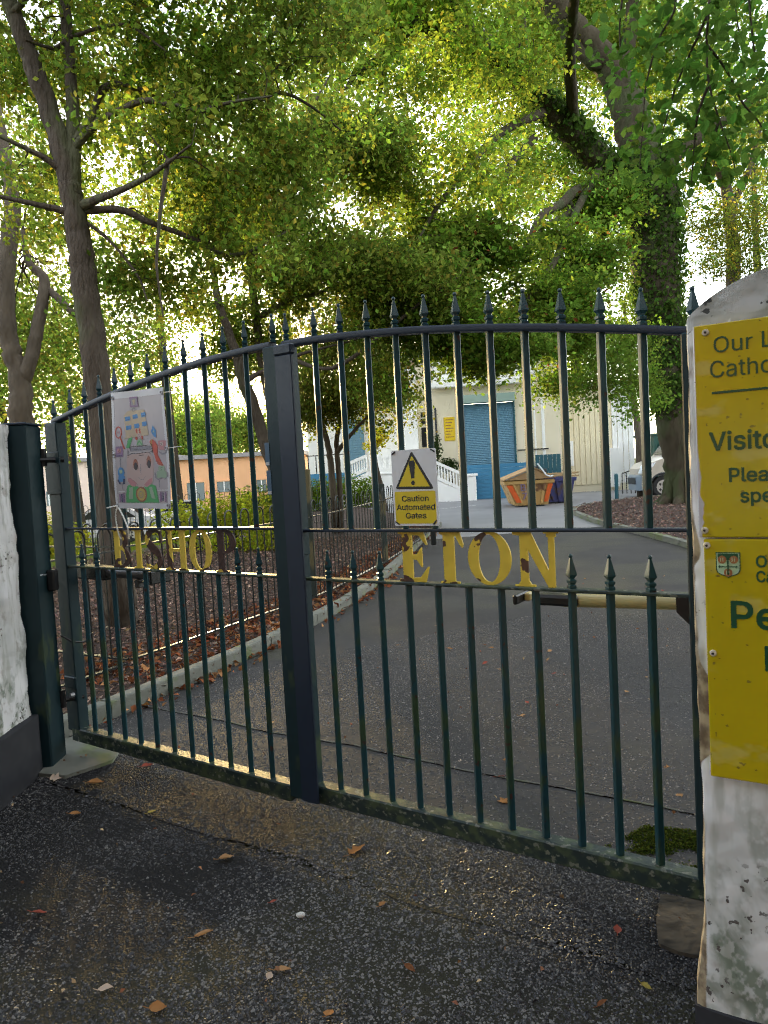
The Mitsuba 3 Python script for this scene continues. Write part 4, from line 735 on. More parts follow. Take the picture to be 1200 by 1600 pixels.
big = [([(6.753,18.5,7.581),(6.195,18.1,8.001),(5.666,17.6,8.281),(4.795,16.8,8.705),(3.982,16,8.989),(3.231,15.2,9.246),(2.434,14.5,9.424),(1.52,13.8,9.401),(0.575,13.2,9.257),(-0.421,12.8,8.846)], [.42, .36, .33, .28, .24, .20, .14, .10, .04], 12),
    ([(6.241,18.2,10.444),(5.815,18,10.955),(5.322,17.8,11.411),(4.838,17.6,11.795),(4.302,17.4,12.409),(3.408,17,13.501)], [.36, .31, .28, .26, .22, .16], 12), ([(5.524,17.9,10.843),(5.089,17.8,11.22),(4.609,17.7,11.795),(4.166,17.6,12.359),(3.629,17.5,13.284)], [.17, .15, .13, .11, .08], 9),
    ([(6.182,18.2,10.522),(6.39,18.3,11.086),(6.537,18.4,11.658),(6.654,18.5,12.236),(6.819,18.6,13.266),(7.077,18.8,15.043)], [.24, .20, .18, .16, .13, .08], 10), ([(6.451,18.4,8.023),(5.865,17.8,7.892),(5.333,17.2,7.753),(4.564,16.4,7.383),(4.036,15.8,6.899),(3.525,15.2,6.525),(3.091,14.6,5.843),(2.637,14,5.072)], [.20, .17, .14, .12, .10, .08, .06, .02], 9),
    ([(6.67,18.4,7.551),(5.843,17.8,7.313),(5.35,17.2,6.688),(4.837,16.6,5.773),(4.41,16.2,4.867),(4.047,16,4.026)], [.18, .13, .11, .08, .05, .02], 8), ([(4.382,16.2,6.913),(3.919,15.6,6.535),(3.521,15,6.256),(2.975,14.4,5.522)], [.08, .07, .05, .02], 7), ([(3.573,15.8,8.329),(3.208,15.4,7.879),(2.912,15,7.502),(2.623,14.6,6.796),(2.379,14.2,6.093)], [.09, .08, .07, .06, .02], 7),
    ([(2.461,14.6,9.692),(1.672,14,9.758),(0.859,13.6,9.543),(0.373,13.2,9.203),(-0.284,12.8,8.808),(-0.855,12.4,8.136)], [.12, .11, .10, .09, .07, .03], 8), ([(0.917,13.4,9.28),(0.611,13.2,8.89),(0.338,13,8.57),(-0.045,12.8,8.273),(-0.251,12.6,7.9)], [.08, .08, .075, .06, .02], 8), ([(0.574,13.2,8.827),(0.469,13.1,8.542),(0.333,13,8.07),(0.269,12.9,7.705)], [.06, .055, .045, .02], 7), ([(-0.556,12.4,9.631),(-0.754,12.3,9.129),(-0.853,12.2,8.846),(-1.232,12.1,8.63),(-1.61,12,8.357)], [.10, .08, .07, .05, .02], 7),
    ([(6.917,18.6,8.072),(7.822,18.8,9.035),(9.057,19,9.839),(10.369,19,10.707)], [.22, .16, .12, .07], 9), ([(3.17,15.2,9.299),(3.164,14.9,9.849),(3.216,14.7,10.21),(3.222,14.3,8.804)], [.05, .04, .03, .02], 6), ([(5.46,17.4,8.357),(4.382,15.8,6.775),(3.457,14.4,5.254),(2.488,13.4,4.129),(1.687,12.8,3.397)], [.10, .08, .06, .04, .015], 7), ([(3.982,16,8.989),(2.552,14.2,7.736),(1.387,12.8,6.22),(0.748,12,5.155)], [.10, .08, .05, .015], 7),
    ([(1.52,13.8,9.401),(1.741,12.6,9.435),(2,11.4,9.579),(2.181,10.2,9.85)], [.10, .08, .06, .03], 7), ([(4.725,16.8,8.75),(4.038,14.6,9.155),(3.641,12.6,9.335),(3.389,10.6,9.612)], [.14, .11, .08, .03], 8)]
for i, (p, r, sd) in enumerate(big): t4.limb(p, r, 'branch', sd, .12, 6, 70+i)
sunlit_leaf = (.20, .30, .040)  # sunlight put into the colour: upper crown lighter than the lower leaves
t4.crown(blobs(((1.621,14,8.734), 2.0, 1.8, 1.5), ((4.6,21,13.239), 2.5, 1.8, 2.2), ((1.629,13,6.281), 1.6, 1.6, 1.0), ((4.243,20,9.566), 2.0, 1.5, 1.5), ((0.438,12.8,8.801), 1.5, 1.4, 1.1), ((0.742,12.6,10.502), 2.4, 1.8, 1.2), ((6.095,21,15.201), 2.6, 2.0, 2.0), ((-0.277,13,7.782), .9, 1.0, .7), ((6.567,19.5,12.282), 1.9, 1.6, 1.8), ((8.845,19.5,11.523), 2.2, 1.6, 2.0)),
    1750, 46, .098, sunlit_leaf, 105, .28, .55, .40, .8, 1.0, .25, (.28, .30, .04), .07, twig=.012)
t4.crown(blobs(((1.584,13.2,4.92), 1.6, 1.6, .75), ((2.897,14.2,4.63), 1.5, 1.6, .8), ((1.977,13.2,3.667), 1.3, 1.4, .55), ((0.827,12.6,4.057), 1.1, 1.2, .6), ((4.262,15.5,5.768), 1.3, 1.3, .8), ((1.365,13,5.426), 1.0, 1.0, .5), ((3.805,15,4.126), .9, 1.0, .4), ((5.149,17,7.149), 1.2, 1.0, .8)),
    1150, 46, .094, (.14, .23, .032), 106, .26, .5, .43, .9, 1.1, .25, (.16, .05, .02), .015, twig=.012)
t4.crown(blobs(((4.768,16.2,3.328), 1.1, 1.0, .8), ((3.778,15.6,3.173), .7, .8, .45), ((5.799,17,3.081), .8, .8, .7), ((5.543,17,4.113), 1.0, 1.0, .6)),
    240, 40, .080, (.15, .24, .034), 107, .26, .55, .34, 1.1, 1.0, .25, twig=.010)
# ivy on its trunk
iv = thing('ivy', 'green ivy climbing the great beech trunk and its lowest limb', 'ivy')
rng = np.random.default_rng(5); n = 9000
def hug(p, r, n, rng, z0=-9):
    p = spline(p, 8); rr = np.interp(np.linspace(0, 1, len(p)), np.linspace(0, 1, len(r)), r); i = rng.integers(0, len(p)-1, n); t = rng.random(n)[:, None]
    d = rng.normal(size=(n, 3)); d[:, 2] *= .2; d /= np.linalg.norm(d, axis=1, keepdims=True)
    return p[i]*(1-t)+p[i+1]*t+d*(rr[i]*1.04)[:, None]+rng.normal(0, .10, (n, 3)), d
P1, N1 = hug(TB[3:10], [.40, .43, .47, .52, .58, .60, .52], 17000, rng); P2, N2 = hug(big[0][0][:7], big[0][1][:7], 9500, rng)
P = np.vstack([P1, P2]); N = np.vstack([N1, N2]); kp = meshkit.fbm(P*1.1, 3, 8)+rng.normal(0, .05, len(P)) > .40-.06*ss(3, 7, P[:, 2]); P, N = P[kp], N[kp]
lm, lc = leaf_mesh(P, .095, N+rng.normal(0, .4, N.shape), rng, colours(rng, len(P), (.075, .135, .028), .35), .85); part(iv, 'foliage', lm, 'leaf', color=lc, kind='stuff')

t5 = Tree('thin_tree', 'thin pale trunk standing beyond the beech, left of the van', 'bark_warm')
t5.limb([(8.491,24.155,0.22)]+[(8.927,25.5,0.97),(8.922,25.5,2.076),(8.829,25.5,3.182),(8.728,25.5,4.064),(8.644,25.5,5.377),(8.59,25.5,6.897)], [.15, .13, .12, .11, .10, .08, .04], 'trunk', 9, .1, 5, 91)
t5.crown(blobs(((8.769,25.5,5.805), 2.0, 1.5, 1.6), ((9.168,25.5,7.728), 1.8, 1.5, 1.5)), 160, 36, .10, (.16, .24, .034), 108, .35, .7, .36, .7)
t6 = Tree('far_right_tree', 'slim trunked tree far back at the top right, over the coping of the right pier', 'bark_warm')
t6.limb([(12.2, 22, .1)]+[(10.629,22,4.303),(10.66,22,6.731),(10.627,22,8.213),(10.541,22,9.137),(10.3,22,9.846),(10.008,22,10.719)], [.24, .22, .20, .18, .15, .12, .06], 'trunk', 12, .1, 5, 92)
t6.limb([(10.611,22,8.306),(10.798,22,8.94),(11.095,22,9.474),(11.4,22,10.371),(11.811,22,11.802)], [.13, .11, .09, .07, .04], 'branch', 9, .1, 5, 93)
t6.crown(blobs(((9.571,21,7.941), 1.1, 1.0, 1.1), ((10.67,21,8.76), 1.3, 1.2, 1.5), ((9.718,21,6.875), 1.0, 1.0, .55), ((10.981,21,6.983), 1.0, 1.0, .9), ((9.299,21.5,9.734), 1.0, 1.0, 1.0), ((11.052,22,11.299), 1.8, 1.4, 1.5)),
    330, 40, .085, (.14, .19, .034), 109, .28, .7, .42, .9, .6, .3, (.30, .27, .04), .12)

# background trees beyond the lawn and behind the buildings
def far_tree(px, r, base, seed, label, h0=0, group=None, nC=170, per=26, leaf=.16, alt=None, thr=.36):
    t = Tree('background_tree', label, 'twig_bark', group=group); c = np.array(px); z0 = float(gz(c[0], c[1])); rx, ry, rz = r
    t.limb([(c[0]+.2, c[1], z0-.1), (c[0], c[1], (z0+c[2])/2), (c[0]-.15, c[1], c[2]+rz*.5)], [.035*rz+.12, .03*rz+.08, .05], 'trunk', 7, .1, 4, seed)
    rng = np.random.default_rng(seed); bl = [(c[0]+rng.normal(0, .35*rx), c[1]+rng.normal(0, .3*ry), c[2]+rng.normal(0, .3*rz), rx*.62, ry*.62, rz*.58) for _ in range(7)]
    t.crown(bl, nC, per, leaf, base, seed, .12*(rx+rz), .8, thr, 1.2/rx, .5, .3, alt, .2, twig=.02, maxlen=9)
far_tree((-10.068,24,6.552), (3.0, 2.5, 2.6), (.19, .27, .042), 201, 'yellow green tree behind the forked trunk at the far left', nC=300, leaf=.12)
far_tree((-10.015,20,3.757), (2.4, 2.0, 1.8), (.19, .27, .042), 202, 'low yellow green tree behind the top of the left pier', nC=220, leaf=.11)
far_tree((-10.078,30,5.105), (2.2, 2.0, 1.7), (.19, .27, .042), 203, 'yellow green tree glimpsed behind the slender grey trunk', nC=160, leaf=.13)
far_tree((-16.822,62,4.943), (3.6, 3, 2.9), (.19, .27, .042), 204, 'pale hazy tree above the left end of the orange roof', nC=150, leaf=.26)
far_tree((-13.422,60,4.78), (3.4, 3, 2.7), (.19, .27, .042), 205, 'pale hazy tree above the middle of the orange roof', nC=150, leaf=.26)
far_tree((-9.003,50,4.467), (1.8, 2, 1.8), (.19, .27, .042), 206, 'hazy tree above the right end of the orange roof', nC=110, leaf=.22)
far_tree((-20.806,70,5.48), (4.8, 4, 4.7), (.19, .27, .042), 213, 'far tree added to block the low sun behind the trees over the orange roof, to their left', nC=260, leaf=.32, thr=.22)  # added tree, made tall to keep the low sun off the drive
far_tree((-18.178,74,5.24), (4.8, 4, 4.7), (.19, .27, .042), 214, 'far tree added to block the low sun behind the trees over the orange roof, to their right', nC=260, leaf=.32, thr=.22)  # second added sun blocker, so the tarmac stays in shade
far_tree((-0.139,24,2.597), (.36, .36, .45), (.62, .50, .02), 207, 'bright yellow leaved shrub top beside the porch', nC=40, per=24, leaf=.09)
far_tree((-7.379,26,10.936), (3.2, 2.5, 2.6), (.19, .27, .042), 208, 'bright yellow green tree high behind the hanging dead branch', nC=190, leaf=.13, thr=.44)
far_tree((2.84,46,22.262), (8.0, 4, 6.4), (.19, .27, .042), 209, 'tall bright yellow green tree behind the middle of the canopy', nC=360, leaf=.25, thr=.40)
far_tree((12.789,48,24.612), (8.5, 4, 7.0), (.19, .27, .042), 210, 'tall bright green tree behind the big beech limb', nC=360, leaf=.25, thr=.42)
far_tree((-2.829,24,14.948), (3.6, 2.5, 2.6), (.19, .27, .042), 211, 'tall olive tree behind the top of the slender grey tree', nC=260, leaf=.13, thr=.42)
far_tree((16.582,32,14.381), (4.0, 2.5, 3.6), (.19, .27, .042), 212, 'tall green tree far behind the right pier', nC=240, leaf=.15, thr=.42)

# unseen trees across the road behind the camera, with houses added for extra shade: they shade the forecourt and show in the sign's gloss
def shade_tree(label, x, y, R, zc, seed, n=4000, leaf=.30):
    t = Tree('street_tree', label, 'bark'); rng = np.random.default_rng(seed)
    t.limb([(x, y, -.1), (x+.1, y, zc*.4), (x-.1, y+.1, zc*.8), (x, y, zc+R*.4)], [.34, .28, .22, .06], 'trunk', 10, .1, 5, seed)
    bl = [(x+rng.normal(0, R*.4), y+rng.normal(0, R*.4), zc+rng.normal(0, R*.22), R*.62, R*.62, R*.45) for _ in range(9)]
    t.crown(bl, n//26, 26, leaf, (.05, .075, .02), seed, .5, .7, .33, .35, .7, .25, twig=.02, maxlen=9)
shade_tree('broad tree across the road, behind the viewer to the left', -7.5, -2.2, 5.6, 5.8, 501)
shade_tree('broad tree across the road, straight behind the viewer', 1.5, -6.5, 5.8, 6.2, 502)
shade_tree('broad tree beside the road, behind the viewer to the right', 7.8, -2.0, 5.4, 6.2, 503)

# ---------------------------------------------------------------- overhanging beech spray close to the camera
ov = Tree('overhanging_beech', 'beech whose long leafy sprays hang in at the top right corner close by', 'bark')
ov.limb([(4.9, 5.2, 0), (4.8, 5.15, 1.5), (4.7, 5.1, 3.2), (4.5, 5.0, 4.6), (4.2, 4.9, 6.0)], [.24, .2, .18, .16, .12], 'trunk', 12, .1, 6, 301)
ov.limb([(4.6, 5.05, 4.0), (3.6, 4.6, 4.9), (2.8, 4.2, 5.0)]+[(1.781,3.8,4.32),(1.451,3.7,4.114)], [.10, .07, .05, .03, .012], 'branch', 8, .1, 6, 302)
tw = [[(1.787,3.8,4.304),(1.733,3.7,3.92),(1.661,3.6,3.624),(1.648,3.6,3.479),(1.654,3.6,3.299),(1.698,3.6,3.13),(1.746,3.6,2.982),(1.77,3.6,2.879)], [(1.598,3.75,4.202),(1.538,3.7,3.931),(1.547,3.7,3.721),(1.484,3.75,3.602),(1.432,3.8,3.416),(1.405,3.8,3.198),(1.377,3.8,2.948)],
      [(1.661,3.6,3.624),(1.618,3.7,3.506),(1.586,3.8,3.407),(1.542,3.85,3.245),(1.505,3.85,3.12)], [(1.648,3.6,3.479),(1.787,3.7,3.406),(1.886,3.75,3.273),(1.989,3.8,3.198),(2.05,3.8,3.069)], [(1.956,3.9,4.323),(1.997,3.9,4.039),(2.013,3.9,3.786),(2.033,3.9,3.562),(2.062,3.9,3.401)],
      [(1.654,3.6,3.299),(1.617,3.65,3.179),(1.619,3.7,3.05),(1.598,3.7,2.882)], [(1.859,3.9,4.36),(1.964,4,4.108),(2.015,4.05,3.876),(2.044,4.05,3.677)], [(1.451,3.7,4.114),(1.373,3.8,4.006),(1.36,3.9,3.884),(1.34,3.9,3.695),(1.356,3.9,3.503)], [(1.698,3.6,3.13),(1.652,3.6,3.005),(1.618,3.6,2.911)]]
for i, w in enumerate(tw): ov.limb(w, [.007, .006, .0045, .002], 'spray_twig', 6, 0, 6, 310+i)
rng = np.random.default_rng(44)
pts = np.vstack([spline(w, 14)[14:] for w in tw]); 
def broad_leaf(c, a, N, L):                       # ovate leaf, 8 triangles, folded along its midrib
    N = N-a*(N@a); N /= np.linalg.norm(N); b = np.cross(N, a); w = L*.31
    prof = [(0, 0), (.25, .85), (.55, 1.0), (.82, .55), (1.0, 0)]
    v = []; droop = lambda t: -N*L*.10*t*t
    for t, h in prof: v += [c+a*L*t+droop(t), c+a*L*t+b*w*h+N*w*.22*h+droop(t), c+a*L*t-b*w*h+N*w*.22*h+droop(t)]
    f = []
    for i in range(4): k = i*3; f += [[k, k+3, k+4], [k, k+4, k+1], [k, k+2, k+5], [k, k+5, k+3]]
    return np.array(v), np.array(f)
big_l, rest = [], []
for j in range(1500):
    c = pts[rng.integers(len(pts))]+rng.normal(0, 1, 3)*np.array([.10, .14, .09])
    a = rng.normal(size=3)*np.array([1, 1, .6])+np.array([0, 0, -.5]); a /= np.linalg.norm(a)
    N = rng.normal(size=3)*.55+np.array([-.1, -.5, .55]); L = .055*math.exp(rng.normal(0, .2))
    v, f = broad_leaf(c, a, N, L); col = np.repeat(colours(rng, 1, (.12, .24, .04), .25), len(v), 0)
    (big_l if j < 260 else rest).append((v, f, col))
for v, f, col in big_l: part(ov.k, 'leaf', trimesh.Trimesh(v, f, process=False), 'leaf', color=col)
off = 0; V, F, K = [], [], []
for v, f, col in rest: V.append(v); F.append(f+off); K.append(col); off += len(v)
part(ov.k, 'foliage', trimesh.Trimesh(np.vstack(V), np.vstack(F), process=False), 'leaf', color=np.vstack(K), kind='stuff')

ov.limb([(4.4, 4.95, 5.2), (3.0, 3.4, 6.2), (1.4, 1.4, 6.9), (-.6, -.6, 7.2), (-2.4, -2.0, 7.2)], [.13, .11, .08, .05, .02], 'branch', 8, .1, 6, 303)
ov.limb([(4.3, 4.92, 5.6), (4.6, 3.0, 6.4), (4.4, .8, 6.9), (4.0, -1.2, 7.0)], [.11, .09, .06, .02], 'branch', 8, .1, 6, 304)
ov.crown([(2.6, 2.4, 6.6, 2.2, 1.7, .8), (.6, .4, 7.0, 2.2, 1.8, .8), (-1.4, -1.2, 7.2, 1.8, 1.8, .8), (4.4, 1.0, 6.7, 1.8, 2.0, .9), (5.0, 5.0, 7.0, 2.2, 1.6, 1.2)], 330, 40, .14, (.05, .09, .02), 330, .36, .5, .25, .5, 1.0, .25, twig=.012, name='shade_foliage')  # unseen overhead boughs added to shade the forecourt and the pier

# ---------------------------------------------------------------- hedges and bushes
def bush(name, label, cat, bl, n, leaf, base, seed, alt=None, p_alt=.2):
    k = thing(name, label, cat); rng = np.random.default_rng(seed); B = np.array(bl, float); w = (B[:, 3]*B[:, 4]*B[:, 5])**.7; i = rng.choice(len(B), n, p=w/w.sum())
    d = rng.normal(size=(n, 3)); d /= np.linalg.norm(d, axis=1, keepdims=True); P = B[i, :3]+B[i, 3:6]*d*(rng.random((n, 1))**.3); P += rng.normal(0, leaf*.6, P.shape)
    P[:, 2] = np.maximum(P[:, 2], gz(P[:, 0], P[:, 1])+.05)
    lm, lc = leaf_mesh(P, leaf, d+rng.normal(0, .5, P.shape)+np.array([0, 0, .4]), rng, colours(rng, n, base, .28, alt, p_alt)); part(k, 'foliage', lm, 'leaf', color=lc, kind='stuff')
    st = []
    for b in B: g0 = float(gz(b[0], b[1])); st += [tube(spline([(b[0]+rng.normal(0, .05), b[1], g0-.02), (b[0]+rng.normal(0, .15), b[1]+rng.normal(0, .1), (g0+b[2])/2), (b[0]+rng.normal(0, b[3]*.5), b[1], b[2]+b[5]*.5)], 3), [.02]*4+[.012]*3, 5) for _ in range(4)]
    part(k, 'stems', cat_(st), 'twig_bark', True, kind='stuff')
bush('sun_tinted_bush', 'bush in bright yellow green with sunlight put into the colour, seen over the letters of the left leaf', 'bush', blobs(((-3.217,14.5,0.856), .75, .6, .40), ((-2.653,14.2,0.905), .55, .5, .45), ((-3.701,14.6,0.621), .55, .5, .35), ((-2.9,14,0.317), .7, .5, .35), ((-4.249,15,0.752), .5, .5, .45), ((-2.225,13.6,0.319), .5, .4, .35)), 5200, .075, (.32, .36, .03), 401)  # leaves coloured as if in direct sun, which hardly reaches them
bush('dark_green_bush', 'darker green bush between the yellow green bush and the meeting stiles', 'bush', blobs(((-2.707,16,0.877), .65, .6, .5), ((-2.257,16,0.713), .6, .6, .5), ((-2.392,15.5,0.275), .6, .5, .4)), 3600, .075, (.12, .17, .025), 402)
bush('clipped_hedge', 'clipped green hedge in front of the white stair', 'hedge', blobs(*[((-2.565,26,0.809), .5, .5, .6), ((-2.114,26,0.784), .5, .5, .62), ((-1.575,26.5,0.807), .6, .5, .62), ((-1.016,27,0.807), .55, .5, .65), ((-0.547,27,0.781), .5, .5, .62)]), 5200, .09, (.13, .20, .02), 403)
bush('low_shrub', 'low shrub in yellow green with sunlight put into the colour, left of the slender trunk beyond the railings', 'shrub', blobs(((-7.061,16,0.488), .7, .6, .4), ((-7.403,16,0.577), .6, .6, .5)), 1800, .08, (.34, .36, .03), 404)  # painted with sunlit leaf colour like the bush by the letters
bush('climbing_plant', 'dark little climber by the porch beside the yellow notice', 'plant', blobs(((2.245,29.3,2.34), .15, .15, .55), ((2.615,29,1.632), .45, .3, .25)), 900, .10, (.04, .07, .02), 405)
# lawn grass and leaf litter
rng = np.random.default_rng(9); import shapely
def scatter(poly, n, rng):
    x0, y0, x1, y1 = poly.bounds; P = np.c_[rng.uniform(x0, x1, n), rng.uniform(y0, y1, n)]; return P[shapely.contains_xy(poly, P[:, 0], P[:, 1])]
P = scatter(lawn_poly, 60000, rng); n = len(P); z = gz(P[:, 0], P[:, 1])+.05; a = rng.uniform(0, 6.28, n); h = rng.uniform(.04, .11, n); w = .012
v = np.stack([np.c_[P[:, 0]-w*np.cos(a), P[:, 1]-w*np.sin(a), z], np.c_[P[:, 0]+w*np.cos(a), P[:, 1]+w*np.sin(a), z], np.c_[P[:, 0]+rng.normal(0, .03, n), P[:, 1]+rng.normal(0, .03, n), z+h]], 1).reshape(-1, 3)
single('grass', trimesh.Trimesh(v, np.arange(n*3).reshape(-1, 3), process=False), 'grass_blade', 'sunlit yellow green grass on the lawn', kind='stuff')
def litter(name, P, zoff, size, rng, label, base, alt, up=2.2):
    n = len(P); z = gz(P[:, 0], P[:, 1])+zoff+rng.random(n)*.022
    N = rng.normal(0, .55, (n, 3))+np.array([0, 0, up*.6]); lm, lc = leaf_mesh(np.c_[P, z], size, N, rng, colours(rng, n, base, .45, alt, .3), .7, .35)
    single(name, lm, 'litter_leaf', label, kind='stuff', color=lc)
bedv = left_bed.intersection(sbox(-7, 4.3, 2, 15)); 
litter('leaf_litter', scatter(bedv, 46000, rng), .09, .040, rng, 'brown leaf litter over the earth behind the railings', (.15, .105, .085), (.28, .19, .145))
strip = LineString(FA).buffer(.55).intersection(left_bed)
litter('leaf_litter_001', scatter(strip, 15000, rng), .095, .058, rng, 'reddish fallen leaves banked along the kerb and railings', (.17, .060, .030), (.30, .15, .065), 1.6)
gut = LineString(kl).buffer(.20).difference(LineString(kl).buffer(.22, single_sided=True)).intersection(sbox(-2, 4.4, 2, 16)); gut = gut.difference(left_bed)
P = scatter(gut, 26000, rng); d_ = np.array([LineString(kl).distance(Point(q)) for q in P]); P = P[(rng.random(len(P)) < np.exp(-d_/.075)) & (meshkit.fbm(np.c_[P*1.7, P[:, 0]*0], 3, 3)+rng.normal(0, .10, len(P)) > .40)]
litter('leaf_litter_002', P, .024, .055, rng, 'reddish leaves gathered in the gutter below the kerb', (.19, .07, .032), (.32, .17, .08), 1.6)
litter('leaf_litter_003', scatter(right_bed.intersection(sbox(4, 9, 13, 23)), 16000, rng), .105, .055, rng, 'brown mulch and leaves on the bed round the beech', (.15, .10, .085), (.28, .19, .15))
P = scatter(Polygon([tuple(gp(a, b)) for a, b in ((1.15, .16), (1.62, .14), (1.62, .62), (1.3, .55), (1.2, .3))]), 26000, rng); P = P[meshkit.fbm(np.c_[P*7, P[:, 0]*0], 3, 3)+rng.normal(0, .06, len(P)) > .46]; n = len(P)
lm, lc = leaf_mesh(np.c_[P, rng.uniform(.012, .024, n)], .010, rng.normal(size=(n, 3))+np.array([0, 0, .6]), rng, colours(rng, n, (.045, .065, .012), .3)); single('moss', lm, 'leaf', 'green moss in the corner behind the right leaf', kind='stuff', color=lc)

# single fallen leaves
frag = near.union(far_grit).buffer(0); P = scatter(frag, 420, rng)
litter('leaf_fragments', P, .016, .017, rng, 'tiny dry leaf fragments and bits of twig on the tarmac', (.22, .11, .06), (.40, .30, .18), 1.2)
def fallen(xyz, L, ang, m, label, group=None, curl=.5, lobed=False):
    r = np.random.default_rng(int(abs(xyz[0]*1000)+abs(xyz[1]*7000))); c = np.array([xyz[0], xyz[1], xyz[2]+.012])
    prof = [(0, .02), (.18, .7), (.45, 1.0), (.72, .65), (1, .02)] if not lobed else [(0, .05), (.15, 1.0), (.3, .5), (.5, 1.25), (.68, .4), (1, .02)]
    v, f = [], []; w = L*(.36 if not lobed else .5)
    for t, h in prof:
        for q in (-1, -.5, 0, .5, 1): v.append((L*(t-.5), w*h*q, L*curl*.35*(q*q*h*.8+(t-.5)**2*1.4)+r.normal(0, L*.025)))
    for i in range(len(prof)-1):
        for j in range(4): a = i*5+j; f += [[a, a+5, a+6], [a, a+6, a+1]]
    st = np.array([(-L*.5, 0, .001), (-L*.5-L*.35, L*.08, .006)]); v = np.array(v); tt = tube(st, .0012, 4)
    m_ = cat_([trimesh.Trimesh(v, f, process=False), tt]); R_m = trimesh.transformations.euler_matrix(r.normal(0, .2), r.normal(0, .2), ang); m_.apply_transform(R_m); m_.apply_translation(c+[0, 0, -min(0, m_.bounds[0][2])*.7]); m_.fix_normals() if False else None
    single('fallen_leaf', m_, m, label, 'leaf', group, smooth=True)
for p, L, ang, m, lab, lob in (
    ((-0.719,2.92,0), .062, .3, 'fallen_tan', 'tan curled leaf on the forecourt below the meeting of the gates', 0), ((-0.69,2.419,0), .062, .35, 'fallen_tan', 'large pale tan pointed leaf lying alone in the middle left of the forecourt', 0),
    ((-0.932,2.171,0), .050, -.1, 'fallen_pale', 'pale pinkish leaf at the lower left of the forecourt', 0), ((-0.744,2.08,0), .052, .2, 'fallen_orange', 'bright rust orange leaf near the bottom edge, left of centre', 0),
    ((-0.478,2.591,0), .030, .9, 'fallen_red', 'small pinkish red leaf beside the white pebble', 0), ((-0.395,2.217,0), .052, .15, 'fallen_tan', 'narrow tan leaf, larger of two lying together near the bottom', 0), ((-0.433,2.194,0), .034, 1.4, 'fallen_pale', 'small pale leaf, lesser of two lying together near the bottom', 0),
    ((-0.183,2.908,0), .075, .5, 'fallen_orange', 'pointed lobed orange leaf on the forecourt right of centre', 1), ((-0.082,2.539,0), .034, .8, 'fallen_orange', 'small orange leaf standing on edge in mid forecourt', 0), ((0.001,2.191,0), .042, -.7, 'fallen_brown', 'dark brown rounded leaf low in the middle of the forecourt', 0),
    ((-1.334,2.6,0), .050, .2, 'fallen_red', 'pinkish brown leaf at the far left of the forecourt', 0), ((-1.822,3.841,0), .062, .1, 'fallen_pale', 'whitish crumpled leaf at the foot of the left plinth', 1), ((-1.576,3.753,0), .085, 0, 'fallen_orange', 'long orange leaf just in front of the left end of the gates', 0),
    ((-1.165,3.376,0), .045, .9, 'fallen_yellow', 'yellowish upright leaf in front of the left leaf', 0), ((-1.536,3.4,0), .050, .4, 'fallen_orange', 'orange brown leaf below the long orange leaf', 0), ((0.686,2.323,0), .040, 1.3, 'fallen_red', 'dull red leaf near the pad by the right pier', 0),
    ((0.685,2.056,0), .034, -.6, 'fallen_yellow', 'small yellow green leaf in front of the right pier', 0), ((-0.235,2.017,0), .045, 1.2, 'fallen_orange', 'orange leaf cut by the bottom edge near the middle', 0), ((-1.371,3.948,0), .060, .4, 'fallen_red', 'wine brown leaf right under the left bottom rail', 0), ((0.54,1.996,0), .035, .3, 'fallen_brown', 'little dark brown leaf at the bottom edge right of centre', 0),
    ((0.344,3.756,0), .050, .6, 'fallen_pale', 'pink leaf on the trench patch behind the right leaf', 1), ((0.512,3.558,0), .055, .2, 'fallen_red', 'lobed brown leaf behind the fifth bar of the right leaf', 1), ((0.474,3.289,0), .060, 2.0, 'fallen_orange', 'orange brown leaf tight behind the bottom rail', 1), ((0.786,4.398,0), .060, .1, 'fallen_tan', 'tan leaf folded over on the drive behind the word ETON', 0),
    ((1.335,3.532,0), .055, .3, 'fallen_orange', 'orange leaf on the dark drive near the right stile', 1), ((1.258,3.232,0), .040, .2, 'fallen_tan', 'tan leaf on the moss near the right stile', 0), ((-1.402,5.163,0), .055, .1, 'fallen_pale', 'white underside leaf on the tarmac below the kerb joint', 0)):
    fallen(p, L, ang, m, lab, None, .5, lob)
rng = np.random.default_rng(77); q = 0
while q < 70:
    s, y = rng.uniform(-1.4, 2.8), rng.uniform(.25, 7.5); x, yy = gp(s, y)
    if not drive_poly.contains(Point(x, yy)): continue
    fallen((x, yy, float(gz(x, yy))+.018), rng.uniform(.025, .05), rng.uniform(0, 6.28), ('fallen_brown', 'fallen_tan', 'fallen_red', 'fallen_orange')[q % 4], 'small brown or tan dry leaf on the driveway beyond the gates', 'small leaves scattered over the driveway', .6); q += 1
c = np.array((-0.371,2.509,0)); st = trimesh.creation.icosphere(2, 1.0); st.vertices *= np.array([.017, .012, .009]); st.vertices *= (1+.12*(meshkit.fbm(st.vertices*90, 2)-.5))[:, None]; st.apply_translation(c+[0, 0, .008])
mat('white_stone', (.55, .54, .50), .6, .4); single('pebble', st, 'white_stone', 'white pebble on the forecourt below the meeting of the gates', 'stone', smooth=True)

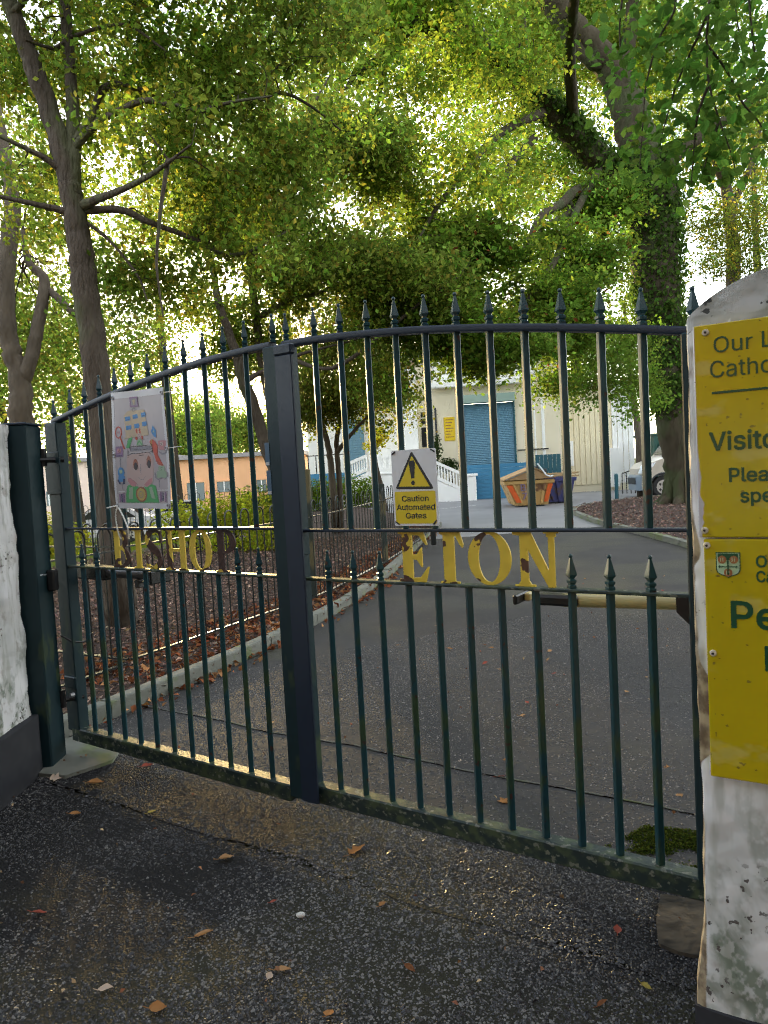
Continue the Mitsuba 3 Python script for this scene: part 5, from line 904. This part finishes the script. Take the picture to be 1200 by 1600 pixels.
# ---------------------------------------------------------------- buildings
mat('wall_cream', lambda p, n, uv: mix((.78, .71, .55), (.70, .63, .48), fbm(p.x*1.3, p.y*1.3, p.z*1.3, 4)), .8, .3)
mat('wall_white', lambda p, n, uv: mix((.86, .86, .85), (.78, .78, .77), fbm(p.x*1.3, p.y*1.3, p.z*1.3, 4)), .8, .3)
mat('clad_cream', (.74, .66, .47), .6, .4); mat('shutter_blue', (.13, .27, .38), .4, .5); mat('housing_green', (.26, .36, .32), .5, .4)
mat('hoarding_blue', (.045, .19, .34), .5, .4); mat('teal_panel', (.02, .09, .12), .4, .5); mat('window_dark', (.02, .022, .026), .1, .5); mat('orange_wall', lambda p, n, uv: mix((.80, .46, .26), (.74, .42, .23), fbm(p.x*2, p.y*2, p.z*2, 3)), .85, .2)
mat('pink_wall', (.74, .60, .52), .85, .2); mat('roof_grey', (.28, .27, .28), .7, .3); mat('window_grey', (.16, .20, .21), .25, .5); mat('door_blue', (.15, .38, .50), .4, .4); mat('notice_yellow', (.68, .48, .02), .4, .4)
mat('skip_yellow', lambda p, n, uv: mix((.43, .27, .10), (.14, .07, .035), sst(.55, .72, fbm(p.x*4, p.y*4, p.z*5, 4))), .5, .4); mat('skip_red', (.58, .10, .02), .45, .4); mat('skip_blue', lambda p, n, uv: mix((.045, .05, .16), (.09, .06, .06), sst(.55, .7, fbm(p.x*4, p.y*4, p.z*5, 4))), .5, .4)
mat('skip_lettering', (.16, .11, .20), .5); mat('cardboard', (.36, .23, .12), .8, .2); mat('timber', (.40, .28, .15), .8, .2)
mat('van_paint', (.46, .42, .36), .25, .5, clearcoat=.6); mat('van_trim', (.03, .035, .04), .5); mat('van_bumper', (.20, .25, .30), .35, .5); mat('tyre', (.015, .015, .015), .8); mat('alloy', (.48, .46, .43), .35, .5, .5); mat('lamp_lens', (.75, .80, .85), .1, .6)
mat('car_silver', (.42, .42, .45), .25, .5, clearcoat=.8); mat('car_white', (.62, .60, .62), .25, .5, clearcoat=.8); mat('container_green', (.015, .075, .06), .5); mat('bollard_teal', (.02, .10, .13), .5)
FB = frame((3.3, 29.7), -.08)
bp = lambda k, name, x0, x1, y0, y1, z0, z1, m, **kw: part(k, name, tf(bx(x0, x1, y0, y1, z0, z1, .012), FB), m, **kw)
G0 = .22
hall = thing('white_hall', 'white and cream hall with a blue roller shutter and a porch', 'building')
xs0, zs0, xs1, zs1 = (0.114,1.484,2.084,4.03)          # shutter
xw1 = (4.128,2.059)[0]; ztop = (3.636,5.929)[1]
xcol0, xcol1 = (-2.298,2.685)[0], (-1.755,2.653)[0]
bp(hall, 'wall', xcol1, xs0-.02, .15, .45, G0, ztop, 'wall_cream'); bp(hall, 'wall', xs1+.02, xw1, .15, .45, G0, ztop, 'wall_cream'); bp(hall, 'wall', xs0-.02, xs1+.02, .15, .45, zs1+.05, ztop, 'wall_cream')
bp(hall, 'side_wall', xw1-.3, xw1, .46, 9, G0, ztop, 'wall_white'); bp(hall, 'side_wall', xcol1, xcol1+.3, .46, 9, G0, ztop, 'wall_cream')
bp(hall, 'roof', xcol0-1.2, xw1+.25, -.25, 9.2, ztop+.002, ztop+.22, 'roof_grey')
zf0, zf1 = (1.072,4.886)[1], ztop-.005
bp(hall, 'fascia', xs0-1.2, (3.042,4.911)[0], -.02, .147, zf0, zf1, 'wall_white'); bp(hall, 'cornice', xs0-1.25, (2.498,4.542)[0], -.34, -.022, zf0-.16, zf0+.03, 'wall_white'); bp(hall, 'string_course', xs0-1.25, (3.156,5.232)[0], -.10, -.022, (2.095,5.124)[1]-.06, (2.095,5.124)[1]+.06, 'wall_white')
shut = part(hall, 'roller_shutter', tf(bx(xs0, xs1, .12, .14, G0, zs1), FB), 'shutter_blue', label='blue roller shutter with narrow slats')
nsl = 38
for i in range(nsl):
    a = zs0-.1+(zs1-zs0+.1)*i/nsl; b = zs0-.1+(zs1-zs0+.1)*(i+1)/nsl
    pr_ = [(.119, a+.004), (.095, a+.02), (.085, (a+b)/2), (.095, b-.012), (.119, b-.004)]
    part(shut, 'slat', tf(loft([[(x, q, z) for q, z in pr_] for x in (xs0+.02, xs1-.02)]), FB), 'shutter_blue')
hz0, hz1 = (1.16,4.042)[1], (1.175,4.372)[1]
bp(hall, 'shutter_housing', xs0-.04, xs1+.06, -.30, .118, hz0, hz1, 'housing_green')
for x in (xs0-.06, xs1+.001): bp(hall, 'shutter_guide', x, x+.06, .03, .148, G0, hz0-.002, 'teal_panel')
for (u0, v0, u1, v1) in ((2.867,0.974,2.975,4.922), (3.167,0.955,3.328,4.903)): bp(hall, 'white_panel', u0+.02, u1-.02, .10, .147, v0, v1, 'wall_white')
bp(hall, 'handrail', xs1+.1, (3.421,1.972)[0], .02, .06, (2.844,2.056)[1], (2.844,2.056)[1]+.05, 'fence_black')
nx0, nz0, nx1, nz1 = (-0.703,2.618,-0.262,3.568)
nt = bp(hall, 'notice', nx0, nx1, .11, .147, nz0, nz1, 'notice_yellow', label='yellow notice panel beside the roller shutter')
for i in range(7): part(nt, 'text_line', tf(bx(nx0+.06, nx1-.05-.06*(i % 3), .104, .109, nz1-.12-i*.115, nz1-.09-i*.115, .001), FB), 'ink_brown' if i % 2 else 'crest_red')
bp(hall, 'drainpipe', (-1.059,3.128)[0], (-0.982,3.123)[0], .05, .13, nz0-.3, nz1+.4, 'van_trim')
bp(hall, 'porch_column', xcol0, xcol1-.003, -.6, .40, 1.3, ztop-.4, 'wall_white'); bp(hall, 'porch_pilaster', xcol0-.14, xcol0-.004, -.45, .40, 1.3, ztop-.6, 'wall_cream')
wx0, wz0, wx1, wz1 = (-1.616,3.356,-1.434,3.829); w_ = bp(hall, 'arched_window', wx0, wx1, .10, .147, wz0, wz1, 'window_dark'); part(w_, 'frame', tf(bx(wx0-.03, wx1+.03, .09, .098, (wz0+wz1)/2-.02, (wz0+wz1)/2+.02), FB), 'wall_cream')
wx0, wz0, wx1, wz1 = (-1.623,2.428,-1.431,3.212); bp(hall, 'doorway', wx0, wx1, .10, .147, wz0, wz1, 'window_dark')
bp(hall, 'porch_wall', (-3.818,2.513)[0], xcol0-.15, .25, .5, G0, (-3.11,3.507)[1], 'wall_white')
# double stair with pierced balustrades
bx0, bz0, bx1, bz1 = (-3.446,1.511,-1.659,2.155)
bp(hall, 'porch_base', (-3.471,1.714)[0], (-0.881,1.571)[0], -1.1, .1, G0, bz0-.02, 'wall_white')
bp(hall, 'base_moulding', (-3.508,1.508)[0], (-0.891,1.365)[0], -1.16, -1.102, bz0-.10, bz0-.03, 'wall_white')
def balustrade(name, x0, z0, x1, z1, hgt, y0, y1, n):   # between two ends, sloping
    k = part(hall, name, tf(cat_([hull([(x, y, z) for x, zz in ((x0, z0), (x1, z1)) for y in (y0, y1) for z in (zz+hgt-.13, zz+hgt)]), hull([(x, y, z) for x, zz in ((x0, z0), (x1, z1)) for y in (y0, y1) for z in (zz, zz+.13)])]), FB), 'wall_white')
    for i in range(n+1):
        t = i/n; x = x0+(x1-x0)*t; z = z0+(z1-z0)*t; w = abs(x1-x0)/n*.26
        part(k, 'baluster', tf(bx(x-w, x+w, y0+.03, y1-.03, z+.11, z+hgt-.11, .01), FB), 'wall_white')
    return k
h1 = bz1-bz0
balustrade('balustrade', bx0, bz0, (-1.351,1.468)[0], bz0, h1, -1.1, -.9, 9)
pa, pb = (-1.11,1.118), (-0.104,0.599); ht = (-1.073,1.84)[1]-pa[1]
balustrade('stair_balustrade', pa[0], pa[1], pb[0], pb[1], ht, -1.35, -1.1, 9)
part(hall, 'stair_wall', tf(hull([(x, y, z) for x, z in (((-1.281,0.816)[0], G0), ((0.108,0.742)[0], G0), (pa[0]-.2, pa[1]+.05), (pb[0]+.1, pb[1]-.05)) for y in (-1.34, -1.11)]), FB), 'wall_white')
n0, n1 = (0.055,0.176), (0.411,1.165); bp(hall, 'newel', n0[0], n1[0], -1.45, -1.05, G0, n1[1], 'wall_white'); bp(hall, 'newel_cap', n0[0]-.06, n1[0]+.07, -1.5, -1.0, n1[1]+.002, n1[1]+.09, 'wall_white')
pa, pb = (-3.793,1.576), (-4.537,1.408); pc = (-4.483,1.901); ht = (-3.756,2.224)[1]-pa[1]
balustrade('stair_balustrade', pa[0], pa[1], pb[0], pb[1]-.1, ht, -1.35, -1.1, 8)
part(hall, 'stair_wall', tf(hull([(x, y, z) for x, z in (((-3.462,0.932)[0], G0), ((-4.824,1.005)[0], G0), (pa[0]+.25, pa[1]+.05), (pb[0]-.3, pb[1]-.3)) for y in (-1.34, -1.11)]), FB), 'wall_white')
# cream boarded annex
x0, x1, zt = (3.401,2.1)[0], (7.035,1.892)[0], (4.579,4.561)[1]
an = thing('cream_annex', 'cream boarded annex right of the hall behind the bins', 'building')
part(an, 'wall', tf(bx(xw1+.03, x1, 1.2, 6, G0, zt), FB), 'wall_cream')
nb = 13
for i in range(nb):
    a = xw1+.05+(x1-xw1-.05)*i/nb; b = xw1+.05+(x1-xw1-.05)*(i+1)/nb
    part(an, 'board', tf(bx(a+.012, b-.012, 1.15, 1.198, G0+.3, zt-.02, .008), FB), 'clad_cream' if i < 9 else 'wall_white')
part(an, 'roof', tf(bx(xw1+.02, x1+.2, 1.0, 6.2, zt+.003, zt+.15), FB), 'roof_grey')
for (u0, v0, u1, v1) in ((3.7,1.325,4.544,2.35), (6.019,0.381,6.373,1.98)): part(an, 'service_box', tf(bx(u0, u1, .95, 1.147, v0, v1), FB), 'wall_white')
u0, v0, u1, v1 = (3.695,2.402,4.171,3.483); part(an, 'shutter_panel', tf(bx(u0, u1, 1.05, 1.147, v0, v1), FB), 'clad_cream')
# blue hoarding and teal panel
ho = thing('blue_hoarding', 'blue boarded hoarding in front of the roller shutter', 'hoarding')
hx0, hz0_, hx1, hz1_ = (0.113,0.133,2.71,1.565)
for i in range(9):
    a = G0+.02+(hz1_-G0)*i/9; b = G0+.02+(hz1_-G0)*(i+1)/9; part(ho, 'board', tf(bx(hx0, hx1, -.92, -.88, a+.006, b-.006, .006), FB), 'hoarding_blue')
for x in (hx0+.1, (hx0+hx1)/2, hx1-.1): part(ho, 'post', tf(bx(x-.05, x+.05, -.878, -.8, G0-.05, hz1_), FB), 'hoarding_blue')
u0, v0, u1, v1 = (2.785,0.563,3.769,1.844)
ho = thing('teal_fence_panel', 'taller teal fence panel right of the blue hoarding', 'fence')
for i in range(6): a = u0+(u1-u0)*i/6; part(ho, 'board', tf(bx(a+.005, a+(u1-u0)/6-.005, -.6, -.56, G0, v1, .006), FB), 'teal_panel')
part(ho, 'rail', tf(bx(u0, u1, -.558, -.5, 1.2, 1.3), FB), 'teal_panel')
# left part: blue doors, low wall, railing
lb = thing('white_outbuilding', 'white outbuilding with tall blue shutter door left of the stair', 'building')
u0, v0, u1, v1 = (-5.263,1.774,-4.477,4.093); 
part(lb, 'wall', tf(bx((-7.215,2.841)[0], (-2.575,2.576)[0], 5.2, 9, G0, (-5.267,4.547)[1]), FB), 'wall_white'); sd = part(lb, 'shutter_door', tf(bx(u0, u1, 5.05, 5.19, G0, v1), FB), 'shutter_blue')
for i in range(26): a = G0+.9+(v1-G0-.9)*i/26; part(sd, 'slat', tf(bx(u0+.02, u1-.02, 5.02, 5.048, a+.01, a+(v1-G0-.9)/26-.01, .006), FB), 'shutter_blue')
part(lb, 'roof', tf(bx((-7.277,2.845)[0], (-2.515,2.572)[0], 5.0, 9.1, (-5.267,4.547)[1]+.003, (-5.267,4.547)[1]+.2), FB), 'roof_grey')
u0, v0, u1, v1 = (-6.891,1.083,-4.732,1.579); lw = thing('blue_low_wall', 'low blue boarded wall with a rail, behind the clipped hedge', 'wall')
part(lw, 'wall', tf(bx(u0, u1, 1.0, 1.1, G0, v1), FB), 'hoarding_blue'); part(lw, 'rail', tf(bx(u0+.3, u1, 1.03, 1.07, v1+.75, v1+.79), FB), 'fence_black')
for i in range(6): x = u0+.4+(u1-u0-.5)*i/5; part(lw, 'baluster', tf(bx(x-.02, x+.02, 1.03, 1.07, v1+.003, v1+.748), FB), 'fence_black')
# far left: orange building, pink building
def far_block(name, label, x0, x1, y, ztop, m, wins, glow=None):
    k = thing(name, label, 'building'); g0 = float(gz((x0+x1)/2, y))-.3
    part(k, 'wall', bx(x0, x1, y, y+6, g0, ztop), m); part(k, 'roof', bx(x0-.2, x1+.2, y-.25, y+6.2, ztop+.003, ztop+.22), 'roof_grey')
    for (a, za, b, zb, wm) in wins:
        w_ = part(k, 'window', bx(a, b, y-.03, y-.002, zb, za), wm); part(w_, 'frame', cat_([bx(a-.08, b+.08, y-.06, y-.002, za+.003, za+.10), bx(a-.08, a-.003, y-.06, y-.002, zb, za), bx(b+.003, b+.08, y-.06, y-.002, zb, za)]), m); part(w_, 'mullion', bx((a+b)/2-.03, (a+b)/2+.03, y-.05, y-.032, zb, za), 'wall_white')
W = lambda p, q, m='window_grey': (p[0], p[2], q[0], q[2], m)
far_block('orange_building', 'low orange rendered building behind the left leaf', (-11.786,40,1.364)[0], (-4.435,40,0.959)[0], 40, (-8.841,40,2.729)[2], 'orange_wall', [W((-10.595,40,1.472), (-9.655,40,0.481)), W((-8.962,40,1.452), (-8.199,40,0.888)), W((-6.806,40,1.437), (-6.291,40,0.783))])
far_block('pink_building', 'pale pink building with a blue door at the far left', (-20.666,42,1.811)[0], (-12.593,42,1.367)[0], 42, (-17.287,42,3.01)[2], 'pink_wall', [W((-17.806,42,1.508), (-17.509,42,0.174), 'door_blue'), W((-19.163,42,1.436), (-18.864,42,0.615)), W((-14.303,42,1.461), (-13.624,42,0.766))])

# ---------------------------------------------------------------- skips, van, cars, street furniture
def skip(name, label, o, az, L, Wd, Hh, m, ribs, text):
    M = frame(o[:2], az, G0); k = thing(name, label, 'skip'); b0, b1 = .30, .18      # left slope, right slope
    def ring(z, g=0):
        t = z/Hh; x0, x1 = (1-t)*b0-g*0, L-(1-t)*b1
        return [(x0+g, g, z), (x1-g, g, z), (x1-g, Wd-g, z), (x0+g, Wd-g, z)]
    part(k, 'body', tf(loft([ring(.06), ring(Hh*.5), ring(Hh), ring(Hh, .05), ring(Hh*.75, .05)]), M), m)
    part(k, 'rim', tf(cat_([bx(-.04, L+.04, -.05, .02, Hh-.10, Hh+.01, .01), bx(-.04, L+.04, Wd-.02, Wd+.05, Hh-.10, Hh+.01, .01), bx(-.05, .02, .021, Wd-.021, Hh-.10, Hh+.01, .01), bx(L-.02, L+.05, .021, Wd-.021, Hh-.10, Hh+.01, .01)]), M), m)
    for i in range(ribs):
        t = (i+.5)/ribs; xt, xb = .10+(L-.2)*t, b0+.08+(L-b0-b1-.16)*t
        part(k, 'rib', tf(hull([(xt-.03, -.045, Hh-.1), (xt+.03, -.045, Hh-.1), (xb-.03, -.045, .1), (xb+.03, -.045, .1), (xt-.045, -.002, Hh-.1), (xt+.045, -.002, Hh-.1), (xb-.045, -.002, .1), (xb+.045, -.002, .1)]), M), m)
    part(k, 'skid', tf(cat_([bx(b0+.1, b0+.3, .05, Wd-.05, 0, .058), bx(L-b1-.3, L-b1-.1, .05, Wd-.05, 0, .058)]), M), 'van_trim')
    return k, M
sp = (3.863,22.5,0.22); skL = 1.42; sk_h = .80
sk, SM = skip('yellow_skip', 'battered yellow skip with orange red chevrons under a board cover', ((3.703,23.084,0.22)[0], 22.2), -.05, skL, 1.7, sk_h, 'skip_yellow', 4, 1)
for x0, x1, x2, x3 in ((.02, .20, .30, .46), (skL-.16, skL-.01, skL-.30, skL-.19)):
    part(sk, 'chevron_panel', tf(hull([(x0, -.055, sk_h-.12), (x1, -.055, sk_h-.12), (x2, -.055, .15), (x3, -.055, .15), (x0, -.047, sk_h-.12), (x1, -.047, sk_h-.12), (x2, -.047, .15), (x3, -.047, .15)]), SM), 'skip_red')
for txt, x, z in (('BA', .42, .50), ('72', .46, .24)):
    q = meshkit.text_mesh(txt, .20, .004, True); q = tf(q, UPRIGHT); q.apply_translation([x, -.05, z]); part(sk, 'lettering', tf(q, SM), 'skip_lettering', label=f'painted text {txt}')
cv = thing('board_cover', 'brown board cover peaked like a tent over the yellow skip', 'cover')
for (a, b, c_) in (((-.06, -.1), (.85, -.1), .55), ((.87, -.1), (skL+.06, -.1), .40)):
    z0, z1 = (sk_h+.03, sk_h+.36) if a[0] < .5 else (sk_h+.36, sk_h+.05)
    part(cv, 'board', tf(hull([(a[0], -.12, z0), (b[0], -.12, z1), (a[0], 1.75, z0), (b[0], 1.75, z1), (a[0], -.12, z0+.03), (b[0], -.12, z1+.03), (a[0], 1.75, z0+.03), (b[0], 1.75, z1+.03)]), SM), 'cardboard')
part(cv, 'gable', tf(hull([(-.02, -.08, sk_h+.03), (skL+.02, -.08, sk_h+.05), (.86, -.08, sk_h+.35), (-.02, -.06, sk_h+.03), (skL+.02, -.06, sk_h+.05), (.86, -.06, sk_h+.35)]), SM), 'cardboard')
hr = thing('hose', 'pale green hose end hanging over the yellow skip', 'hose')
part(hr, 'tube', tf(tube(spline([(.95, -.16, sk_h+.5), (1.1, -.18, sk_h+.30), (1.2, -.18, sk_h+.15), (1.33, -.18, sk_h+.10), (1.40, -.17, sk_h+.12)], 5), .022, 7), SM), 'lamp_lens', 30)
sb, BM = skip('blue_skip', 'dark blue skip loaded with timber behind the yellow skip', ((4.909,22.526,0.22)[0], 23.2), -.05, 1.15, 1.7, .80, 'skip_blue', 3, 0)
for i, (x0, x1, z, a) in enumerate(((.0, .5, .84, .1), (.2, .9, .86, -.2), (.5, 1.3, .84, .15), (.1, 1.2, .92, .05), (.85, 1.35, .92, -.1))):
    m = bx(x0, x1, -.12+.1*i, -.02+.1*i, z, z+.05, .004); m.apply_transform(trimesh.transformations.rotation_matrix(a*.3, [0, 1, 0], [(x0+x1)/2, 0, z])); single('plank', tf(m, BM), 'timber', ('short plank at the left end of the blue skip', 'tilted plank lying low on the blue skip', 'plank reaching past the right end of the blue skip', 'longest plank across the top of the blue skip', 'stub of plank topmost at the right of the blue skip')[i], 'plank')
m = cat_([bx(.02, .34, .3, .6, .83, 1.12, .02), bx(-.02, .06, .25, .65, 1.10, 1.22, .01)]); single('broken_chair', tf(m, BM), 'van_trim', 'dark broken chair thrown on the blue skip', 'chair')
# van
VM = frame(((8.153,23.1,0.619)[0], 23.1), -.10, G0)
va = thing('van', 'beige and white van parked nose left behind the beech trunk', 'van')
prof = [(.02, .26), (0, .45), (.02, .72), (.08, .95), (.22, 1.10), (.70, 1.26), (.80, 1.32), (1.42, 2.05), (1.62, 2.22), (2.0, 2.32), (5.2, 2.34), (5.3, 2.2), (5.32, .40), (5.25, .26)]
body = Polygon(prof).difference(Point(.66, .35).buffer(.44, 12)).difference(Point(4.3, .35).buffer(.44, 12)).buffer(-.03).buffer(.03)
bm_ = tf(prism(body, 1.9), np.array([[1, 0, 0, 0], [0, 0, 1, 0], [0, 1, 0, 0], [0, 0, 0, 1.0]])); bm_.fix_normals()
part(va, 'body', tf(bm_, VM), 'van_paint')
part(va, 'bumper', tf(hull([(x, y, z) for x, y in ((-.10, .45), (-.10, 1.45), (-.02, .12), (-.02, 1.78), (.16, -.02), (.16, 1.92), (.21, -.02), (.21, 1.92)) for z in (.26, .70)]+[(x+.05, y, .78) for x, y in ((-.08, .45), (-.08, 1.45), (.12, .05), (.12, 1.85))]), VM), 'van_bumper')
part(va, 'nose', tf(hull([(x, y, z) for x, y in ((-.05, .45), (-.05, 1.45), (.04, .12), (.04, 1.78), (.21, -.004), (.21, 1.904)) for z in (.76, .95)]+[(.22, .1, 1.10), (.22, 1.8, 1.10)]), VM), 'van_paint'); part(va, 'grille', tf(bx(-.13, -.103, .45, 1.45, .46, .66, .01), VM), 'van_trim'); part(va, 'air_intake', tf(bx(.02, .15, -.035, -.021, .45, .56, .01), VM), 'van_trim')
part(va, 'headlight', tf(hull([(.0, .04, .80), (.34, -.018, 1.0), (.42, -.018, 1.13), (.06, .0, 1.02), (-.05, .30, .80), (.03, .32, 1.04), (.40, .1, 1.16)]), VM), 'lamp_lens')
part(va, 'windscreen', tf(hull([(.84, .12, 1.36), (.84, 1.78, 1.36), (1.40, .16, 2.04), (1.40, 1.74, 2.04), (.80, .12, 1.38), (.80, 1.78, 1.38), (1.36, .16, 2.06), (1.36, 1.74, 2.06)]), VM), 'window_dark')
part(va, 'side_window', tf(plate(Polygon([(1.12, 1.36), (1.52, 1.95), (2.25, 2.0), (2.25, 1.36)]), .015, -.001), VM), 'window_dark'); part(va, 'mirror', tf(bx(1.16, 1.28, -.25, -.02, 1.38, 1.66, .04), VM), 'van_trim')
part(va, 'door_seam', tf(cat_([bx(2.34, 2.36, -.006, -.001, .40, 2.1, .001), bx(1.05, 1.07, -.006, -.001, .85, 1.3, .001)]), VM), 'van_trim')
def wheel(k, M, x, y, r, w=.2):
    t_ = part(k, 'wheel', tf(tube([(x, y, r), (x, y+.02, r), (x, y+w-.02, r), (x, y+w, r)], [r*.93, r, r, r*.93], 28), M), 'tyre', 30)
    part(t_, 'rim', tf(cat_([tube([(x, y-.004, r), (x, y+.05, r)], [r*.64, r*.60], 24), tube([(x, y-.02, r), (x, y, r)], [r*.16, r*.2], 10)]), M), 'alloy', 30)
    for i in range(5): a = i*1.2566; part(t_, 'rim_hole', tf(tube([(x+r*.4*math.cos(a), y-.012, r+r*.4*math.sin(a)), (x+r*.4*math.cos(a), y-.003, r+r*.4*math.sin(a))], r*.11, 10), M), 'tyre')
for x in (.66, 4.3): wheel(va, VM, x, .03, .35); wheel(va, VM, x, 1.67, .35)
part(va, 'wheel_arch', tf(tube([(.66+.44*math.cos(t), .0, .35+.44*math.sin(t)) for t in np.linspace(-.2, math.pi+.2, 14)], .03, 6), VM), 'van_trim', 30)
cg = thing('green_container', 'dark green container seen over the van bonnet', 'container')
x0 = (10.008,27,2.076)[0]; part(cg, 'body', bx(x0, x0+2.6, 27, 29, .2, (10.204,27,2.299)[2]), 'container_green'); part(cg, 'lid', bx(x0-.05, x0+2.65, 26.95, 29.05, (10.204,27,2.299)[2]+.002, (10.204,27,2.299)[2]+.08), 'container_green')
for i in range(5): part(cg, 'rib', bx(x0+.15+i*.5, x0+.25+i*.5, 26.94, 26.998, .3, 2.0), 'container_green')
# parked cars beyond the lawn
def car(label, o, az, m):
    M = frame(o[:2], az, o[2]); k = thing('parked_car', label, 'car', 'cars parked beyond the lawn')
    P_ = Polygon([(.05, .25), (0, .55), (.15, .78), (1.1, .95), (1.75, 1.38), (2.3, 1.46), (3.1, 1.42), (3.75, 1.02), (4.15, .95), (4.22, .6), (4.15, .25)]).difference(Point(.85, .3).buffer(.36)).difference(Point(3.4, .3).buffer(.36))
    b_ = tf(prism(P_, 1.7), np.array([[1, 0, 0, 0], [0, 0, 1, 0], [0, 1, 0, 0], [0, 0, 0, 1.0]])); b_.fix_normals(); part(k, 'body', tf(b_, M), m)
    part(k, 'side_window', tf(plate(Polygon([(1.3, .98), (1.8, 1.32), (2.3, 1.38), (3.0, 1.35), (3.5, .98)]), .012, -.001), M), 'window_dark'); part(k, 'windscreen', tf(hull([(1.14, .15, 1.0), (1.14, 1.55, 1.0), (1.72, .2, 1.39), (1.72, 1.5, 1.39), (1.10, .15, 1.01), (1.10, 1.55, 1.01), (1.68, .2, 1.40), (1.68, 1.5, 1.40)]), M), 'window_dark')
    part(k, 'bumper', tf(bx(-.04, .3, -.01, 1.71, .25, .48, .04), M), 'van_trim')
    for y in (-.008, 1.30): part(k, 'headlight', tf(bx(-.01, .22, y, y+.4, .60, .76, .04), M), 'lamp_lens')
    for x in (.85, 3.4): wheel(k, M, x, .02, .30); wheel(k, M, x, 1.48, .30)
g_ = (-12.288,29.729,-0.729); car('silver car parked beyond the lawn, left of the slender trunk', (g_[0]-1.2, g_[1]-.5, float(gz(g_[0], g_[1]))), .15, 'car_silver')
g_ = (-11.598,32.818,-0.73); car('whitish car parked beyond the lawn below the banner', (g_[0], g_[1], float(gz(g_[0], g_[1]))), .5, 'car_white')
bo = thing('bollard', 'teal bollard standing in front of the cream annex', 'bollard'); c = (7.567,23.834,0.22)
part(bo, 'shaft', tube([(c[0], c[1], .15), (c[0], c[1], 1.0)], .06, 14), 'bollard_teal', 30); part(bo, 'cap', tube([(c[0], c[1], 1.0), (c[0], c[1], 1.05)], [.065, .04], 14), 'bollard_teal', 30)
hr = thing('handrail', 'thin dark handrail beside the bollard left of the van', 'handrail'); a, b = np.array((8.789,26.995,0.22)), np.array((9.243,26.946,0.22))
for t in np.linspace(0, 1, 4): q = a+(b-a)*t; part(hr, 'upright', tube([q, q+[0, 0, .75+.15*t]], .018, 6), 'fence_black')
part(hr, 'rail', tube([a+[0, 0, .75], b+[0, 0, .9]], .02, 6), 'fence_black')

# unseen houses added across the road to cut the light from behind the viewer
mat('brick_red', lambda p, n, uv: mix((.20, .085, .055), (.15, .07, .05), fbm(p.x*3, p.y*3, p.z*3, 3)), .9, .2); mat('slate', (.05, .052, .058), .7)
for i in range(7):
    x0 = -21+i*6.2; k = thing('added_shade_house', f'unseen red brick house added for shade across the road, {"first second third fourth fifth sixth seventh".split()[i]} from the west end of the row', 'house', 'unseen houses added for shade')
    part(k, 'wall', bx(x0, x0+6.15, -22, -13.5, -.1, 8.0), 'brick_red')
    part(k, 'roof', hull([(x0, -22.3, 8.0), (x0+6.15, -22.3, 8.0), (x0, -13.2, 8.0), (x0+6.15, -13.2, 8.0), (x0, -17.7, 11.4), (x0+6.15, -17.7, 11.4)]), 'slate')
    part(k, 'chimney', bx(x0+.1, x0+.9, -18.4, -17.1, 10.2, 12.9), 'brick_red')
    for (a, b, c_, d) in ((.6, 2.4, 1.0, 2.8), (.6, 2.0, 4.6, 6.4), (3.8, 5.2, 4.6, 6.4)):
        w_ = part(k, 'window', bx(x0+a, x0+b, -13.53, -13.47, c_, d), 'window_dark'); part(w_, 'sill', bx(x0+a-.1, x0+b+.1, -13.498, -13.36, c_-.12, c_-.003), 'wall_white')
    part(k, 'door', bx(x0+3.9, x0+4.9, -13.54, -13.46, -.1, 2.2), 'door_blue')
